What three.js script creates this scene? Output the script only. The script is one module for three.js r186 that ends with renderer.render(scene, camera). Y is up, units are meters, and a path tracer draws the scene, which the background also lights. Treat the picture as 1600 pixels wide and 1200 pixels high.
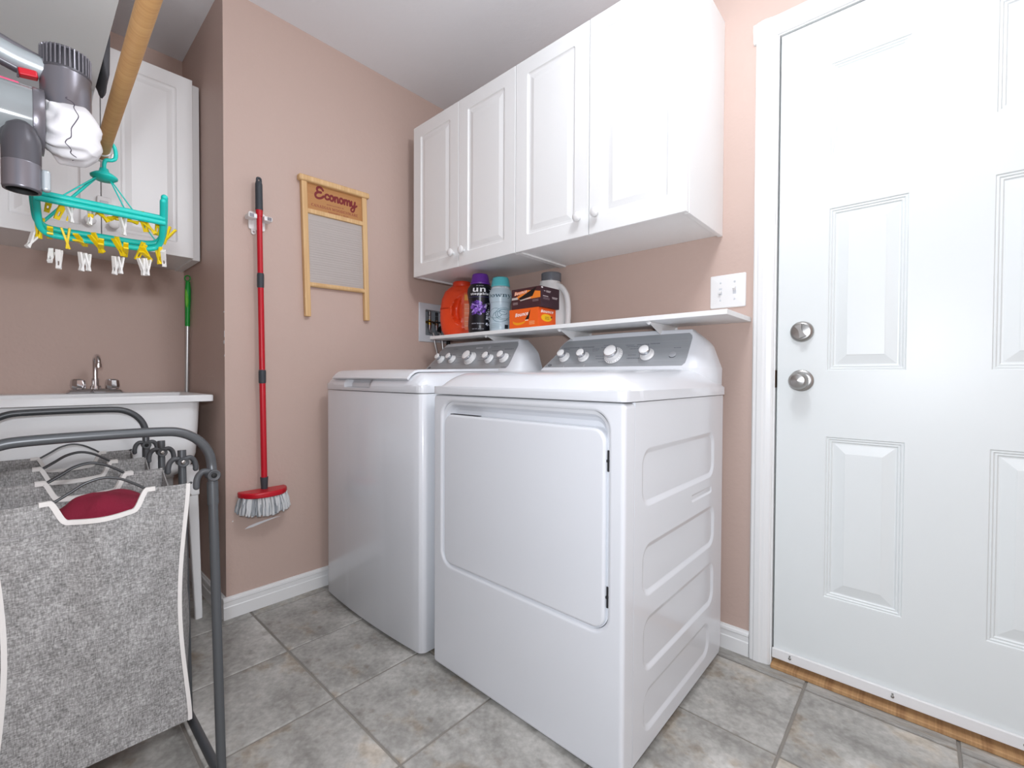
import * as THREE from 'three';
import { RoundedBoxGeometry } from 'three/addons/geometries/RoundedBoxGeometry.js';
import { mergeGeometries, toCreasedNormals } from 'three/addons/utils/BufferGeometryUtils.js';

// ───────────── camera, light, exposure ─────────────
const scene = new THREE.Scene();
scene.background = new THREE.Color(0xffffff);
const camera = new THREE.PerspectiveCamera(80.934, 1600 / 1200, 0.05, 50);
camera.position.set(1.98919, 0.94727, 1.66813);
camera.quaternion.setFromRotationMatrix(new THREE.Matrix4().makeBasis(
  new THREE.Vector3(0.73927937, 0.00407293, -0.67338653),
  new THREE.Vector3(-0.01408034, 0.99985658, -0.00941059),
  new THREE.Vector3(0.67325163, 0.01643856, 0.7392307)));
scene.add(camera);
const renderer = new THREE.WebGLRenderer({ antialias: true });
renderer.toneMapping = THREE.LinearToneMapping;
renderer.toneMappingExposure = 1.24;
renderer.shadowMap.enabled = true;
const LAMP_AT = [1.75, 0.9];      // ceiling lamp, x and z
const LAMP_POWER = 1.6;
const FLASH_POWER = 2.9;
// the photographer's flash, just over the camera: it throws the pegs' shadows on the wall behind the sink
const flash = new THREE.PointLight('#f5f9ff', FLASH_POWER, 0, 2);
flash.position.set(2.0, 1.07, 1.70);
flash.castShadow = true; flash.shadow.radius = 2.2;
scene.add(flash);

// ───────────── helpers ─────────────
let seed = 12345;
function rnd() { seed |= 0; seed = seed + 0x6D2B79F5 | 0; let t = Math.imul(seed ^ seed >>> 15, 1 | seed); t = t + Math.imul(t ^ t >>> 7, 61 | t) ^ t; return ((t ^ t >>> 14) >>> 0) / 4294967296; }
const rr = (a, b) => a + (b - a) * rnd();
const V = (x, y, z) => new THREE.Vector3(x, y, z);
const lerp = (a, b, t) => a + (b - a) * t;
const sstep = (a, b, x) => { const t = Math.min(1, Math.max(0, (x - a) / (b - a))); return t * t * (3 - 2 * t); };
function hash2(x, y, s) { let h = Math.imul(x, 374761393) + Math.imul(y, 668265263) + Math.imul(s, 1274126177) | 0; h = Math.imul(h ^ h >>> 13, 1274126177); return ((h ^ h >>> 16) >>> 0) / 4294967296; }
function vnoise(x, y, px, py, s) {           // value noise that tiles with period px, py
  const xi = Math.floor(x), yi = Math.floor(y), fx = x - xi, fy = y - yi, u = fx * fx * (3 - 2 * fx), v = fy * fy * (3 - 2 * fy);
  const m = (a, p) => ((a % p) + p) % p, x0 = m(xi, px), x1 = m(xi + 1, px), y0 = m(yi, py), y1 = m(yi + 1, py);
  return lerp(lerp(hash2(x0, y0, s), hash2(x1, y0, s), u), lerp(hash2(x0, y1, s), hash2(x1, y1, s), u), v);
}
function fbm(u, v, fx, fy, oct, s) { let a = 0, w = 0.5, t = 0; for (let o = 0; o < oct; o++) { a += w * vnoise(u * fx, v * fy, fx, fy, s + o); t += w; w *= 0.55; fx *= 2; fy *= 2; } return a / t; }
function dataTex(n, m, fn, srgb = true) {
  const d = new Uint8Array(n * m * 4);
  for (let j = 0; j < m; j++) for (let i = 0; i < n; i++) { const c = fn(i / n, j / m), k = (j * n + i) * 4; d[k] = Math.max(0, Math.min(255, c[0])); d[k + 1] = Math.max(0, Math.min(255, c[1])); d[k + 2] = Math.max(0, Math.min(255, c[2])); d[k + 3] = 255; }
  const t = new THREE.DataTexture(d, n, m); t.wrapS = t.wrapT = THREE.RepeatWrapping; t.magFilter = THREE.LinearFilter; t.minFilter = THREE.LinearMipmapLinearFilter; t.generateMipmaps = true;
  if (srgb) t.colorSpace = THREE.SRGBColorSpace; t.needsUpdate = true; return t;
}
const rep = (t, sx, sy = sx) => { const c = t.clone(); c.repeat.set(sx, sy); c.needsUpdate = true; return c; };
function canvasTex(w, h, draw) {
  const c = document.createElement('canvas'); c.width = w; c.height = h; draw(c.getContext('2d'), w, h);
  const t = new THREE.CanvasTexture(c); t.colorSpace = THREE.SRGBColorSpace; t.anisotropy = 8; return t;
}
function boxUV(g) {                           // uv in metres by the dominant axis of each face
  if (g.index) g = g.toNonIndexed();
  const p = g.attributes.position, uv = new Float32Array(p.count * 2), a = V(0, 0, 0), b = V(0, 0, 0), c = V(0, 0, 0), n = V(0, 0, 0);
  for (let i = 0; i < p.count; i += 3) {
    a.fromBufferAttribute(p, i); b.fromBufferAttribute(p, i + 1); c.fromBufferAttribute(p, i + 2);
    n.copy(b).sub(a).cross(c.clone().sub(a));
    const ax = Math.abs(n.x), ay = Math.abs(n.y), az = Math.abs(n.z);
    for (let k = 0; k < 3; k++) { const q = [a, b, c][k], o = (i + k) * 2; if (ax >= ay && ax >= az) { uv[o] = q.z; uv[o + 1] = q.y; } else if (ay >= az) { uv[o] = q.x; uv[o + 1] = q.z; } else { uv[o] = q.x; uv[o + 1] = q.y; } }
  }
  g.setAttribute('uv', new THREE.BufferAttribute(uv, 2)); return g;
}
function prep(g) {
  const keep = g.userData.keepUV;
  if (g.index) { const k = g.toNonIndexed(); g = k; }
  if (!g.attributes.normal) g.computeVertexNormals();
  if (!keep || !g.attributes.uv) g = boxUV(g);
  for (const k of Object.keys(g.attributes)) if (!['position', 'normal', 'uv'].includes(k)) g.deleteAttribute(k);
  g.morphAttributes = {}; return g;
}
const merge = (gs) => { gs = [].concat(gs).map(prep); return gs.length === 1 ? gs[0] : mergeGeometries(gs, false); };
const used = {};
function numbered(n) { if (!(n in used)) { used[n] = 0; return n; } used[n]++; return n + '_' + String(used[n]).padStart(3, '0'); }
function obj(name, gs, mat, parent = scene) {
  const m = new THREE.Mesh(merge(gs), mat); m.castShadow = m.receiveShadow = true;
  m.name = parent === scene ? numbered(name) : name; parent.add(m); return m;
}
function tag(o, label, category, group) { o.userData.label = label; o.userData.category = category; if (group) o.userData.group = group; return o; }
function thing(name, label, category, [x, y, z] = [0, 0, 0], group) { const o = new THREE.Group(); o.name = numbered(name); o.position.set(x, y, z); scene.add(o); return tag(o, label, category, group); }
function struct(name, gs, mat, parent = scene) { const m = obj(name, gs, mat, parent); if (parent === scene) m.userData.kind = 'structure'; return m; }
const box = (x0, y0, z0, x1, y1, z1, r = 0.002, seg = 2) => {
  const w = x1 - x0, h = y1 - y0, d = z1 - z0; r = Math.min(r, w * 0.49, h * 0.49, d * 0.49);
  const g = r > 0 ? new RoundedBoxGeometry(w, h, d, seg, r) : new THREE.BoxGeometry(w, h, d);
  g.translate((x0 + x1) / 2, (y0 + y1) / 2, (z0 + z1) / 2); return g;
};
const cyl = (a, b, r0, r1 = r0, seg = 20) => {
  const A = V(...a), B = V(...b), L = A.distanceTo(B), g = new THREE.CylinderGeometry(r1, r0, L, seg, 1);
  g.applyQuaternion(new THREE.Quaternion().setFromUnitVectors(V(0, 1, 0), B.clone().sub(A).normalize()));
  const c = A.add(B).multiplyScalar(0.5); g.translate(c.x, c.y, c.z); return g;
};
const tube = (pts, r, seg = 40, rad = 10, closed = false, caps = true) => {
  const P = pts.map(p => V(...p)), c = new THREE.CatmullRomCurve3(P, closed, 'centripetal'), gs = [new THREE.TubeGeometry(c, seg, r, rad, closed)];
  if (!closed && caps) for (const q of [P[0], P[P.length - 1]]) { const s = new THREE.SphereGeometry(r, rad, 6); s.translate(q.x, q.y, q.z); gs.push(s); }
  return merge(gs);
};
const lathe = (pts, seg = 28) => new THREE.LatheGeometry(pts.map(p => new THREE.Vector2(Math.max(p[0], 1e-5), p[1])), seg);
const mv = (g, x, y, z) => { g.translate(x, y, z); return g; };
const xf = (g, m) => { g.applyMatrix4(m); return g; };
const toward = (g, n, at) => { g.applyQuaternion(new THREE.Quaternion().setFromUnitVectors(V(0, 1, 0), V(...n).normalize())); g.translate(...at); return g; };
function rrPts(x0, y0, x1, y1, r, n = 6) {    // rounded rectangle, counter-clockwise
  const o = []; const c = [[x1 - r, y0 + r, -90], [x1 - r, y1 - r, 0], [x0 + r, y1 - r, 90], [x0 + r, y0 + r, 180]];
  for (const [cx, cy, a] of c) for (let i = 0; i <= n; i++) { const t = (a + 90 * i / n) * Math.PI / 180; o.push([cx + r * Math.cos(t), cy + r * Math.sin(t)]); }
  return o;
}
const shapeOf = (pts, holes = []) => { const s = new THREE.Shape(pts.map(p => new THREE.Vector2(...p))); for (const h of holes) s.holes.push(new THREE.Path([...h].reverse().map(p => new THREE.Vector2(...p)))); return s; };
const extr = (shape, depth, bevel = 0, seg = 3, curve = 12) => new THREE.ExtrudeGeometry(shape, { depth, bevelEnabled: bevel > 0, bevelThickness: bevel, bevelSize: bevel, bevelOffset: -bevel, bevelSegments: seg, curveSegments: curve });
function triGeo(tris, creased = 0) {
  const g = new THREE.BufferGeometry(), p = new Float32Array(tris.length * 3); tris.forEach((t, i) => { p[i * 3] = t[0]; p[i * 3 + 1] = t[1]; p[i * 3 + 2] = t[2]; });
  g.setAttribute('position', new THREE.BufferAttribute(p, 3)); g.computeVertexNormals(); return creased ? toCreasedNormals(g, creased) : g;
}
function loft(loops, capA = false, capB = false, crease = 0.6, closed = true) {
  const T = [], n = loops[0].length, m = closed ? n : n - 1;
  for (let k = 0; k < loops.length - 1; k++) for (let i = 0; i < m; i++) { const a = loops[k][i], b = loops[k][(i + 1) % n], c = loops[k + 1][(i + 1) % n], d = loops[k + 1][i]; T.push(a, b, c, a, c, d); }
  const cap = (L, flip) => { const c = [0, 1, 2].map(j => L.reduce((s, p) => s + p[j], 0) / n); for (let i = 0; i < n; i++) { const a = L[i], b = L[(i + 1) % n]; flip ? T.push(c, b, a) : T.push(c, a, b); } };
  if (capA) cap(loops[0], true); if (capB) cap(loops[loops.length - 1], false);
  return triGeo(T, crease);
}
// flat slab in XY, front face at z = 0, with moulded panels let into its front. prof: [inset, z]
function panelSlab(w, h, t, panels, prof, ch = 0.003, rad = 0.0006, nseg = 1) {
  const hole = panels.map(([a, b, c, d]) => rrPts(a, b, c, d, rad, nseg)), gs = [];
  gs.push(new THREE.ShapeGeometry(shapeOf([[ch, ch], [w - ch, ch], [w - ch, h - ch], [ch, h - ch]], hole)));
  const L = (i, z) => [[i, i, z], [w - i, i, z], [w - i, h - i, z], [i, h - i, z]];
  gs.push(loft([L(0, -t), L(0, -ch), L(ch * 0.3, -ch * 0.3), L(ch, 0)], true, false, 0.2));
  const ins = panels.map(([a, b, c, d]) => insetPanel(a, b, c, d, rad, nseg, prof));
  return { slab: merge(gs), insets: ins };
}
function insetPanel(a, b, c, d, rad, nseg, prof) {
  const loops = prof.map(([i, z]) => rrPts(a + i, b + i, c - i, d - i, Math.max(rad - i, 0.0004), nseg).map(p => [p[0], p[1], z]));
  return loft(loops, false, true, 0.1);
}
// sheet with thickness from f(u, v) -> [x, y, z]
function sheet(nu, nv, f, th = 0.003, crease = 0.9) {
  const P = [], N = [];
  for (let j = 0; j <= nv; j++) for (let i = 0; i <= nu; i++) {
    const u = i / nu, v = j / nv, e = 1e-3, p = V(...f(u, v)), a = V(...f(Math.min(1, u + e), v)).sub(V(...f(Math.max(0, u - e), v))), b = V(...f(u, Math.min(1, v + e))).sub(V(...f(u, Math.max(0, v - e))));
    P.push(p); N.push(a.cross(b).normalize());
  }
  const at = (i, j, s) => { const k = j * (nu + 1) + i, q = P[k].clone().addScaledVector(N[k], s * th / 2); return [q.x, q.y, q.z]; }, T = [];
  for (let j = 0; j < nv; j++) for (let i = 0; i < nu; i++) {
    T.push(at(i, j, 1), at(i + 1, j, 1), at(i + 1, j + 1, 1), at(i, j, 1), at(i + 1, j + 1, 1), at(i, j + 1, 1));
    T.push(at(i, j, -1), at(i + 1, j + 1, -1), at(i + 1, j, -1), at(i, j, -1), at(i, j + 1, -1), at(i + 1, j + 1, -1));
  }
  for (let i = 0; i < nu; i++) { T.push(at(i, 0, -1), at(i + 1, 0, -1), at(i + 1, 0, 1), at(i, 0, -1), at(i + 1, 0, 1), at(i, 0, 1)); T.push(at(i, nv, 1), at(i + 1, nv, 1), at(i + 1, nv, -1), at(i, nv, 1), at(i + 1, nv, -1), at(i, nv, -1)); }
  for (let j = 0; j < nv; j++) { T.push(at(0, j, 1), at(0, j + 1, 1), at(0, j + 1, -1), at(0, j, 1), at(0, j + 1, -1), at(0, j, -1)); T.push(at(nu, j, -1), at(nu, j + 1, -1), at(nu, j + 1, 1), at(nu, j, -1), at(nu, j + 1, 1), at(nu, j, 1)); }
  return triGeo(T, crease);
}
const keepUV = (g) => { g.userData.keepUV = true; return g; };
// planar uv: u along x (or a chosen axis), v along y, mapped to 0..1 over the given extent
function planeUV(g, fu, fv) { if (g.index) g = g.toNonIndexed(); const p = g.attributes.position, uv = new Float32Array(p.count * 2); for (let i = 0; i < p.count; i++) { uv[2 * i] = fu(p.getX(i), p.getY(i), p.getZ(i)); uv[2 * i + 1] = fv(p.getX(i), p.getY(i), p.getZ(i)); } g.setAttribute('uv', new THREE.BufferAttribute(uv, 2)); return keepUV(g); }

// ───────────── materials ─────────────
const S = (c, o = {}) => new THREE.MeshStandardMaterial({ color: c, roughness: 0.5, ...o });
const PH = (c, o = {}) => new THREE.MeshPhysicalMaterial({ color: c, roughness: 0.5, ...o });
const rollerBump = dataTex(256, 256, (u, v) => { const n = 255 * fbm(u, v, 24, 24, 3, 3); return [n, n, n]; }, false);
const plasterBump = dataTex(256, 256, (u, v) => { const n = 255 * fbm(u, v, 14, 14, 4, 9); return [n, n, n]; }, false);
const stoneTex = dataTex(1024, 1024, (u, v) => {
  const a = fbm(u, v, 5, 6, 6, 21), b = fbm(u, v, 9, 14, 5, 41), c = fbm(u, v, 70, 70, 3, 61), d = fbm(u, v, 3, 3, 4, 81), e = fbm(u, v, 18, 22, 4, 91);
  const l = 168 + (a - 0.5) * 74 + (b - 0.5) * 44 + (c - 0.5) * 40, s = sstep(0.55, 0.75, d * 0.6 + e * 0.4), dk = sstep(0.6, 0.8, e) * 12;
  return [l + 2 * s + 2 - dk, l - 4 * s - dk * 1.1, l - 11 * s - 5 - dk * 1.2];
});
const stoneBump = dataTex(512, 512, (u, v) => { const n = 255 * (0.6 * fbm(u, v, 12, 14, 5, 23) + 0.4 * fbm(u, v, 60, 60, 2, 25)); return [n, n, n]; }, false);
const linenTex = dataTex(512, 512, (u, v) => {
  const w = fbm(u, v, 170, 44, 2, 5), h = fbm(u, v, 44, 170, 2, 6), m = fbm(u, v, 6, 6, 3, 8), s = hash2(Math.floor(u * 256), Math.floor(v * 256), 77);
  const l = 139 + (w - 0.5) * 62 + (h - 0.5) * 62 + (m - 0.5) * 26 + (s > 0.93 ? 14 : 0) - (s < 0.05 ? 14 : 0); return [l + 1, l, l - 1];
});
const linenBump = dataTex(256, 256, (u, v) => { const n = 127 + 60 * Math.sin(u * 2 * Math.PI * 128) * Math.sin(v * 2 * Math.PI * 128) + 90 * (fbm(u, v, 64, 12, 2, 15) - 0.5) + 90 * (fbm(u, v, 12, 64, 2, 16) - 0.5); return [n, n, n]; }, false);
const woodFn = (base, dark, s) => dataTex(256, 1024, (u, v) => { const g = fbm(u, v, 40, 4, 4, s), w = fbm(u, v, 8, 2, 3, s + 7), k = Math.min(1, Math.max(0, (g - 0.35) * 1.5 * 0.6 + (w - 0.4) * 0.8)); return [0, 1, 2].map(i => lerp(base[i], dark[i], k)); });
const M = {
  wall: S('#c6aea3', { roughness: 0.55, bumpMap: rep(rollerBump, 3.2), bumpScale: 0.0006 }),
  ceiling: S('#eff0f3', { roughness: 0.9, bumpMap: rep(plasterBump, 4), bumpScale: 0.0006 }),
  trim: PH('#eceded', { roughness: 0.35, clearcoat: 0.25, clearcoatRoughness: 0.3 }),
  door: PH('#e3e8e8', { roughness: 0.38 }),
  cab: PH('#eeefef', { roughness: 0.34 }),
  enamel: PH('#dfe2e7', { roughness: 0.32, clearcoat: 0.7, clearcoatRoughness: 0.1 }),
  white: PH('#ececec', { roughness: 0.4 }),
  whiteCloth: S('#e4e3e6', { roughness: 0.95, bumpMap: rep(linenBump, 8), bumpScale: 0.0003 }),
  tub: PH('#eff1f2', { roughness: 0.35 }),
  grout: S('#8a857e', { roughness: 0.95 }),
  tile: S('#ffffff', { map: stoneTex, roughness: 0.5, bumpMap: rep(stoneBump, 2), bumpScale: 0.0012 }),
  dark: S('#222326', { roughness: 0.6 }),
  black: S('#0c0c0d', { roughness: 0.7 }),
  frame: PH('#55585b', { roughness: 0.38, metalness: 0.35 }),
  hook: S('#4b4d50', { roughness: 0.5 }),
  linen: S('#ffffff', { map: rep(linenTex, 4.2), roughness: 0.95, bumpMap: rep(linenBump, 9), bumpScale: 0.0005, side: THREE.DoubleSide }),
  binding: S('#d5d2cf', { roughness: 0.9, bumpMap: rep(linenBump, 14), bumpScale: 0.0004 }),
  wire: S('#4d4f51', { roughness: 0.35, metalness: 0.5 }),
  maroon: S('#7d1530', { roughness: 0.95, bumpMap: rep(linenBump, 14), bumpScale: 0.0006 }),
  chrome: PH('#d6d6d8', { metalness: 1, roughness: 0.1 }),
  nickel: PH('#a9a7a4', { metalness: 1, roughness: 0.3 }),
  brass: PH('#b89a4a', { metalness: 1, roughness: 0.3 }),
  bronze: PH('#6e5646', { metalness: 0.8, roughness: 0.45 }),
  alu: PH('#c9cbcb', { metalness: 0.85, roughness: 0.35 }),
  red: PH('#c41427', { roughness: 0.35 }),
  grip: S('#3c4147', { roughness: 0.6 }),
  yarn: S('#d6d8d9', { roughness: 1 }),
  yarnDark: S('#a0a5aa', { roughness: 1 }),
  green: PH('#12a03a', { roughness: 0.4 }),
  lime: PH('#6ccb3c', { roughness: 0.45 }),
  teal: PH('#1cc8bd', { roughness: 0.35 }),
  yellow: PH('#f6d60c', { roughness: 0.4 }),
  clear: PH('#f6f5f3', { roughness: 0.3, transmission: 0.15 }),
  vacGrey: PH('#7d7b82', { roughness: 0.3, metalness: 0.55 }),
  vacDark: PH('#55545a', { roughness: 0.35, metalness: 0.3 }),
  vacSilver: PH('#b4bdc2', { roughness: 0.33, metalness: 0.4 }),
  vacBin: PH('#a4abae', { roughness: 0.12, transmission: 0.3, thickness: 0 }),
  pink: PH('#e0577d', { roughness: 0.4 }),
  rodWood: S('#ffffff', { map: rep(woodFn([206, 162, 108], [182, 134, 82], 31), 6, 1.2), roughness: 0.5 }),
  pine: S('#ffffff', { map: rep(woodFn([224, 188, 138], [198, 152, 100], 51), 6, 1.5), roughness: 0.6 }),
  rawWood: S('#ffffff', { map: rep(woodFn([190, 150, 105], [140, 100, 64], 71), 6, 1.5), roughness: 0.75 }),
  bag: S('#46464a', { roughness: 0.85, bumpMap: rep(linenBump, 10), bumpScale: 0.0005 }),
  seam: S('#5a5560', { roughness: 1 }),
  pvc: PH('#cfd3d8', { roughness: 0.45 }),
  glassRib: PH('#cfc6c1', { roughness: 0.3, transmission: 0.25, thickness: 0 }),
  tag: S('#8d8c8e', { roughness: 0.9 }),
  addedHall: S('#b4bcc4', { roughness: 0.7 }),  // cool grey for the added hallway, against pink bounce
  opal: S('#fdf6ea', { emissive: '#fff4e2', emissiveIntensity: 1.5, roughness: 0.4 }),
};

// ───────────── the room ─────────────
const H = 2.43, XR = 3.05, ZL = 2.02, ZC = 1.13, XA = -0.62;      // ceiling, right wall, wall beside the camera, corner, back of the sink recess
const DX0 = 1.6393, DX1 = 2.436, DH = 2.045, XO = 1.30, ZH = 3.6;   // opening and end of the unseen hallway added behind the camera
//                      // door opening
{
  const floor = struct('floor', box(XA, -0.12, 0, XR, -0.0035, ZH, 0), M.grout);
  const px = 0.3371, pz = 0.3278, g = 0.0034, geos = [];
  for (let k = 0; k < 8; k++) {
    const w = px - 2 * g, d = pz - 2 * g, b = 0.003, L = (i, y) => [[i, y, i], [w - i, y, i], [w - i, y, d - i], [i, y, d - i]].reverse();
    let q = loft([L(0, -0.006), L(0, -b), L(b * 0.3, -b * 0.3), L(b, 0)], true, true, 0.3);
    const ou = rnd(), ov = rnd(), f = 1 / 0.78; q = planeUV(q, (x, y, z) => ou + x * f, (x, y, z) => ov + z * f);
    geos.push(prep(q));
  }
  for (let i = -3; i < 10; i++) for (let j = -1; j < 11; j++) {
    let x0 = 0.0501 + i * px, z0 = 0.0656 + j * pz; const x1 = Math.min(x0 + px, XR), z1 = Math.min(z0 + pz, ZH);
    const xa = Math.max(x0, XA), za = Math.max(z0, 0);
    if (x1 - xa < 0.03 || z1 - za < 0.03) continue;
    if (x1 < XO - 0.12 && z0 > ZL) continue;
    if (x1 < 0 && z1 < ZC) continue;                                // under the solid corner
    const m = new THREE.Mesh(geos[Math.floor(rnd() * 8)], M.tile); m.name = 'tile'; m.castShadow = m.receiveShadow = true;
    m.position.set(xa + g, 0, za + g); m.scale.set((x1 - xa - 2 * g) / (px - 2 * g), 1, (z1 - za - 2 * g) / (pz - 2 * g));
    floor.add(m);
  }
}
struct('ceiling', box(XA - 0.12, H, -0.12, XR + 0.12, H + 0.12, ZH + 0.12, 0), M.ceiling);
// back wall with the door opening
struct('wall_back', [box(0, 0, -0.12, DX0 - 0.02, H, 0, 0), box(DX1 + 0.02, 0, -0.12, XR, H, 0, 0), box(DX0 - 0.02, DH + 0.02, -0.12, DX1 + 0.02, H, 0, 0)], M.wall);
// mop wall: solid corner block whose room face has the hole for the washer outlet box
{
  const hole = rrPts(-0.2, 1.158, -0.03, 1.318, 0.004, 2);
  const face = extr(shapeOf([[-ZC, 0], [0.12, 0], [0.12, H], [-ZC, H]], [hole]), 0.11);
  face.rotateY(Math.PI / 2); face.translate(-0.11, 0, 0);
  const w = struct('wall_left', [face, box(XA - 0.12, 0, -0.12, -0.11, H, ZC, 0)], M.wall);
  // bare plaster where the mop head has rubbed, and chips on the corner
  const chip = (pts, th = 0.0005) => { const q = extr(shapeOf(pts), th); q.rotateY(Math.PI / 2); q.translate(0.0001, 0, 0); return q; };
  obj('paint_chip', [chip([[-1.065, 0.334], [-1.035, 0.336], [-0.99, 0.346], [-0.95, 0.354], [-0.925, 0.357], [-0.95, 0.3575], [-0.99, 0.354], [-1.02, 0.350], [-1.05, 0.343]]), chip([[-1.11, 0.375], [-1.105, 0.373], [-1.104, 0.379]])], M.ceiling, w);
  obj('corner_chip', [box(-0.014, 1.07, ZC - 0.0002, 0.0003, 1.083, ZC + 0.0003, 0.0002), box(-0.006, 1.095, ZC - 0.0002, 0.0003, 1.12, ZC + 0.0003, 0.0002), box(-0.005, 1.02, ZC - 0.0002, 0.0003, 1.028, ZC + 0.0003, 0.0002), box(-0.012, 1.19, ZC - 0.0002, 0.0002, 1.195, ZC + 0.0003, 0.0002)], M.ceiling, w);
}
struct('wall_recess', box(XA - 0.12, 0, ZC, XA, H, ZL, 0), M.wall);
struct('wall_front', [box(XA - 0.12, 0, ZL, XO, H, ZL + 0.12, 0)], M.wall);
struct('wall_added_hall_left', box(XO - 0.12, 0, ZL + 0.12, XO, H, ZH, 0), M.addedHall);  // unseen hallway, added to keep pink bounce off the machine fronts
struct('wall_added_hall_end', box(XO - 0.12, 0, ZH, XR + 0.12, H, ZH + 0.12, 0), M.addedHall);
struct('wall_added_hall_right', box(XR, 0, ZL, XR + 0.12, H, ZH, 0), M.addedHall);
struct('wall_right', box(XR, 0, -0.12, XR + 0.12, H, ZL, 0), M.wall);
// baseboards
const bbProf = [[0, 0], [0.012, 0], [0.012, 0.046], [0.0095, 0.049], [0.0095, 0.066], [0.012, 0.069], [0.011, 0.076], [0.006, 0.080], [0.005, 0.083], [0, 0.084]];
function board(name, a, b, n) {               // from a to b (x, z), profile leaning along n (x, z)
  const L = [a, b].map(p => bbProf.map(([d, y]) => [p[0] + n[0] * d, y, p[1] + n[1] * d]));
  const flip = (b[0] - a[0]) * n[1] - (b[1] - a[1]) * n[0] > 0; if (flip) L.reverse();
  return struct(name, loft(L, true, true, 0.3), M.trim);
}
board('baseboard_left', [0, 0.012], [0, ZC + 0.012], [1, 0]);
board('baseboard_back', [0.0, 0], [1.567, 0], [0, 1]);
board('baseboard_recess', [XA, ZC], [0.0, ZC], [0, 1]);
board('baseboard_recess_back', [XA, ZC], [XA, ZL], [1, 0]);
board('baseboard_right', [XR, 0], [XR, ZL], [-1, 0]);
// door casing, jamb, stop, threshold
{
  const prof = [[0, 0], [0, 0.010], [0.004, 0.014], [0.012, 0.0145], [0.016, 0.0165], [0.030, 0.017], [0.036, 0.0145], [0.042, 0.0145], [0.047, 0.0125], [0.056, 0.0115], [0.061, 0.008], [0.063, 0]];
  const side = (x, s) => { const L = [0, DH + 0.07].map(y => prof.map(([d, z]) => [x + s * d, y, z])); if (s > 0) L.reverse(); return loft(L, true, true, 0.3); };
  struct('trim_1', side(1.568, 1), M.trim);
  struct('trim_2', side(DX1 + 0.0713, -1), M.trim);
  const top = [1.56, DX1 + 0.08].map(x => prof.map(([d, z]) => [x, DH + 0.07 - d, z + 0.001])); struct('trim_3', loft(top, true, true, 0.3), M.trim);
  struct('trim_4', [box(DX0 - 0.0195, 0, -0.12, DX0 - 0.0045, DH + 0.01, 0.004, 0.001), box(DX1 + 0.0045, 0, -0.12, DX1 + 0.0195, DH + 0.01, 0.004, 0.001), box(DX0 - 0.0195, DH + 0.0045, -0.12, DX1 + 0.0195, DH + 0.0195, 0.004, 0.001), box(DX0 - 0.0045, 0, -0.07, DX0 + 0.01, DH, -0.05, 0.001), box(DX1 - 0.01, 0, -0.07, DX1 + 0.0045, DH, -0.05, 0.001)], M.trim);
  struct('threshold', [box(DX0 - 0.004, 0, -0.12, DX1 + 0.004, 0.014, 0.022, 0.003)], M.rawWood);
  const sp = struct('strike_plate', box(DX0 - 0.0048, 0.915, -0.03, DX0 - 0.0036, 0.972, 0.0055, 0.0005), M.bronze);
}
// the six panel door
{
  const y0 = 0.026, w = DX1 - DX0, X = (x) => x - DX0, c1 = [1.7737, 1.956], c2 = [2.1198, 2.302], panels = [];
  for (const [a, b] of [[0.2732, 0.767], [0.9692, 1.4619], [1.6175, 1.8985]]) for (const c of [c1, c2]) panels.push([X(c[0]), a - y0, X(c[1]), b - y0]);
  const prof = [[0, 0], [0.0025, -0.0035], [0.0065, -0.0025], [0.0095, -0.006], [0.0135, -0.005], [0.0165, -0.0085], [0.020, -0.0085], [0.0455, -0.0025], [0.048, -0.0016]];
  const { slab, insets } = panelSlab(w, DH - y0, 0.044, panels, prof, 0.0025);
  const d = struct('door_1', slab, M.door); d.position.set(DX0, y0, 0);
  insets.forEach(g => obj('panel', g, M.door, d));
  const Z = (y) => y - y0, kx = 1.7073 - DX0;
  // deadbolt
  const db = obj('deadbolt', toward(lathe([[0, 0], [0.031, 0], [0.0325, 0.003], [0.030, 0.012], [0.023, 0.015], [0, 0.016]], 40), [0, 0, 1], [kx, Z(1.0925), 0]), M.nickel, d);
  const bow = sheet(24, 8, (u, v) => { const a = lerp(-1, 1, u), wd = 0.0045 + 0.006 * a * a; return [lerp(-wd, wd, v), a * 0.02, 0.012 + 0.0 * v]; }, 0.02);
  bow.rotateZ(0.35); bow.translate(kx, Z(1.0925), 0.010); obj('thumb_turn', bow, M.nickel, db);
  // knob
  const kn = obj('door_knob', toward(lathe([[0.011, 0.006], [0.0115, 0.022], [0.014, 0.028], [0.022, 0.034], [0.0265, 0.043], [0.027, 0.050], [0.0245, 0.058], [0.019, 0.063], [0.0195, 0.0635], [0.0185, 0.066], [0, 0.068]], 40), [0, 0, 1], [kx, Z(0.9385), 0]), M.nickel, d);
  obj('rose', toward(lathe([[0, 0], [0.0325, 0], [0.034, 0.003], [0.032, 0.007], [0.022, 0.010], [0, 0.010]], 40), [0, 0, 1], [kx, Z(0.9385), 0]), M.nickel, kn);
  // sweep
  const sw = obj('door_sweep', box(-0.002, Z(0.031), 0.0005, w - 0.003, Z(0.062), 0.010, 0.002), M.white, d);
  for (const sx of [1.688, 1.94, 2.19, 2.40]) obj('screw', [toward(lathe([[0, 0], [0.0042, 0], [0.0036, 0.0018], [0, 0.0024]], 14), [0, 0, 1], [sx - DX0, Z(0.046), 0.010]), box(sx - DX0 - 0.0022, Z(0.048), 0.0098, sx - DX0 + 0.0022, Z(0.056), 0.0105, 0.0003)], M.nickel, sw);
}
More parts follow.
